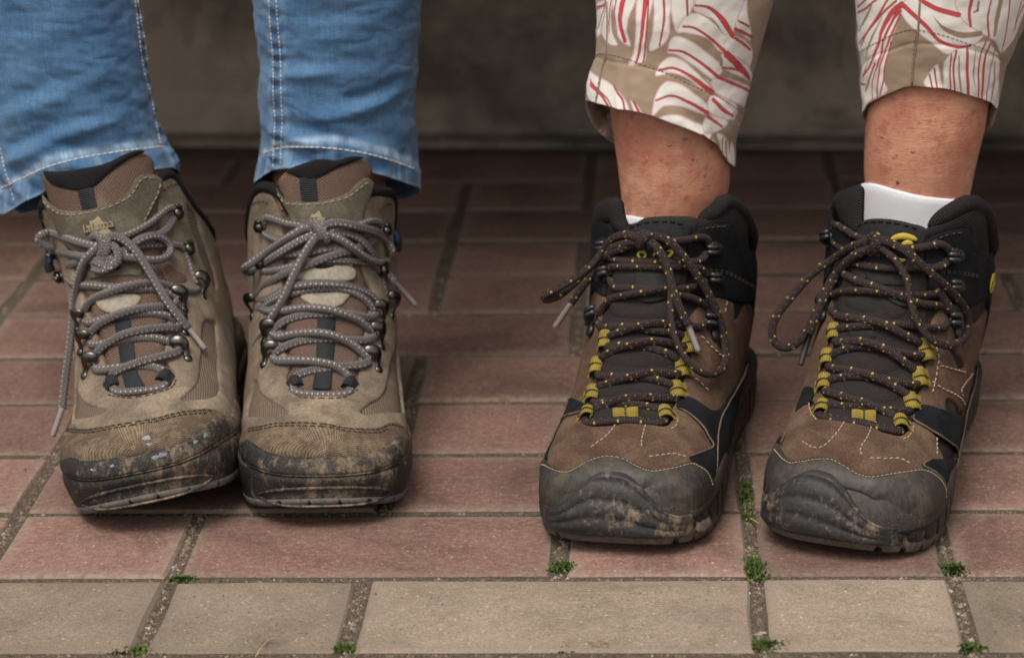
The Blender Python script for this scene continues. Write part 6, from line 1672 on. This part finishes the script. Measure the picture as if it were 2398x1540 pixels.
# the repeat of the print: up the leg and round the back of the cloth
OC, SCL, MMC = 1319., .3308, .3308/3.85
OD, SDL = 1918.4, .331
s0, z0_ = trs.SZ[:, 0].copy(), trs.SZ[:, 1].copy()
half = np.where(trs.legid == 0, s0[trs.legid == 0].max(), s0[trs.legid == 1].max())
for up, rnd in ((1, 1), (0, 1), (1, 0), (0, 0)):
    s2 = np.where(s0 < 0, s0+half, s0-half) if rnd else s0
    z2 = np.where(z0_ > 285, z0_-104, -999.) if up else z0_
    print_leaves()
s2, z2 = s0, z0_
trs.build({'print': colr})
trs.stitches([kx([(218, 405), (250, 385), (320, 382), (450, 415), (600, 470), (750, 525), (900, 600), (1060, 665), (1180, 735), (1270, 800)], OC, SCL), kx([(300, 395), (270, 500), (245, 620), (225, 730)], OC, SCL),
  kx([(290, 370), (350, 330), (430, 290), (520, 245), (620, 212), (700, 212), (850, 240), (1000, 290), (1150, 340), (1250, 390), (1310, 450)], OD, SDL), kx([(690, 210), (670, 350), (655, 500), (648, 605)], OD, SDL)], MT['thread_tan'], 2.2, .9, .3)
def seam_roll(P, name):
    q = [trs.sz(x, y, -.1)[1] for x, y in resample(catmull(np.array(P, float), 6), 4) if trs.sz(x, y) is not None]
    V, F, U = tube(resample(np.array(q), .002), .0007, 7); return mesh_obj(name, V, F, MT['thread_tan'], trs.o, uv=U)
seam_roll(kx([(310, 10), (312, 200), (305, 395), (275, 500), (250, 640), (228, 735)], OC, SCL), 'seam'); seam_roll(kx([(712, 10), (705, 150), (690, 300), (668, 450), (655, 600)], OD, SDL), 'seam')
lC = Shin(YC, [(600, 1458, 1690), (505, 1457, 1688), (475, 1456, 1696), (440, 1453, 1707), (390, 1447, 1711), (340, 1440, 1712), (255, 1429, 1714), (150, 1425, 1730), (0, 1425, 1760)], [(.40, on_y(1690, 0, YC)[0], .058)], .95)
lD = Shin(YD, [(600, 2030, 2262), (470, 2027, 2268), (430, 2025, 2276), (381, 2023, 2286), (364, 2024, 2290), (298, 2027, 2306), (250, 2030, 2314), (150, 2035, 2330), (0, 2035, 2370)], [(.40, on_y(2250, 0, YD)[0], .06)], .95)
bd = body('body', [lC, lD], 64, (lC.z0, lD.z0), hip2, .068, p2, MT['skin'])
def skin_mark(sh, px, py, r, mat, asp=1.):
    Y = sh.Y-.03
    for _ in range(4):
        p = on_y(px, py, Y); a = float(sh.a(p[2])); t = math.asin(max(-1, min(1, (p[0]-float(sh.c(p[2])))/a))); Y = sh.Y-a*sh.depth*math.cos(t)
    n = np.array([math.sin(t), -math.cos(t), 0]); x = np.array([math.cos(t), math.sin(t), 0]); g = np.random.RandomState(int(px))
    V = [p+n*.0005]; m = 12
    for k, (f, h) in enumerate(((.6, .0004), (1., -.0001))):
        for j in range(m):
            q = 2*math.pi*j/m; w = r*.001*f*(.75+.5*g.rand()); V.append(p+x*w*math.cos(q)+np.array([0, 0, asp])*w*math.sin(q)+n*h)
    F = [(0, 1+j, 1+(j+1) % m) for j in range(m)]+[(1+j, 1+m+j, 1+m+(j+1) % m, 1+(j+1) % m) for j in range(m)]
    mesh_obj('skin_mark', np.array(V), F, mat, bd)
skin_mark(lD, 2102, 427, 1.1, MT['scab'], 1.3); skin_mark(lC, 1603, 326, 1.8, MT['vein'], .6); skin_mark(lC, 1568, 340, 2., MT['vein'], .5); skin_mark(lC, 1707-85, 372, 1.3, MT['vein'], 1.2)
skin_mark(lC, 1650, 408, 1.2, MT['vein'], 2.2); skin_mark(lC, 1514, 372, 1.2, MT['scab_r'], 1.8); skin_mark(lD, 2065, 320, 1.6, MT['vein'], .7); skin_mark(lD, 2138, 355, 1.4, MT['vein'], .8)
def sock(shin, hem, root, thick=.0022):
    th = np.linspace(-math.pi, math.pi, 72, endpoint=False); zt = hem(th); rows = []; U = []
    prof = [(-.004, .0), (0., .0008), (.0006, .0016), (-.0006, .0024), (-.004, .0028)]+[(-.004-.05*k/10, .0028) for k in range(1, 11)]
    for dz, o in prof:
        z = zt+dz; r = shin.ring(np.maximum(z, shin.z0), th); c = np.stack([shin.c(np.clip(z, shin.z0, shin.z1)), np.full(72, shin.Y), r[:, 2]], -1)
        d = r-c; d /= np.linalg.norm(d, axis=1, keepdims=True); rows.append(r+d*o+[0, 0, 0]); U.append(np.stack([th*40, z*1000], -1))
    return mesh_obj('sock', np.vstack(rows), grid_faces(len(rows), 72, True), MT['sock'], root, uv=np.vstack(U))
sock(lD, hem_fn([(-1.57, zD(2018, 432, 0)), (-.9, zD(2050, 443, -.03)), (0, zD(2150, 466, -.036)), (.9, zD(2240, 476, -.025)), (1.57, zD(2266, 474, 0)), (3.1, zD(2150, 440, .036)), (-2.4, zD(2060, 430, .03))]), p2)
sock(lC, hem_fn([(-1.57, zC(1456, 509, 0)), (-.8, zC(1490, 517, -.03)), (0, zC(1560, 530, -.036)), (1.57, zC(1690, 520, 0)), (3.1, zC(1570, 490, .036))]), p2)
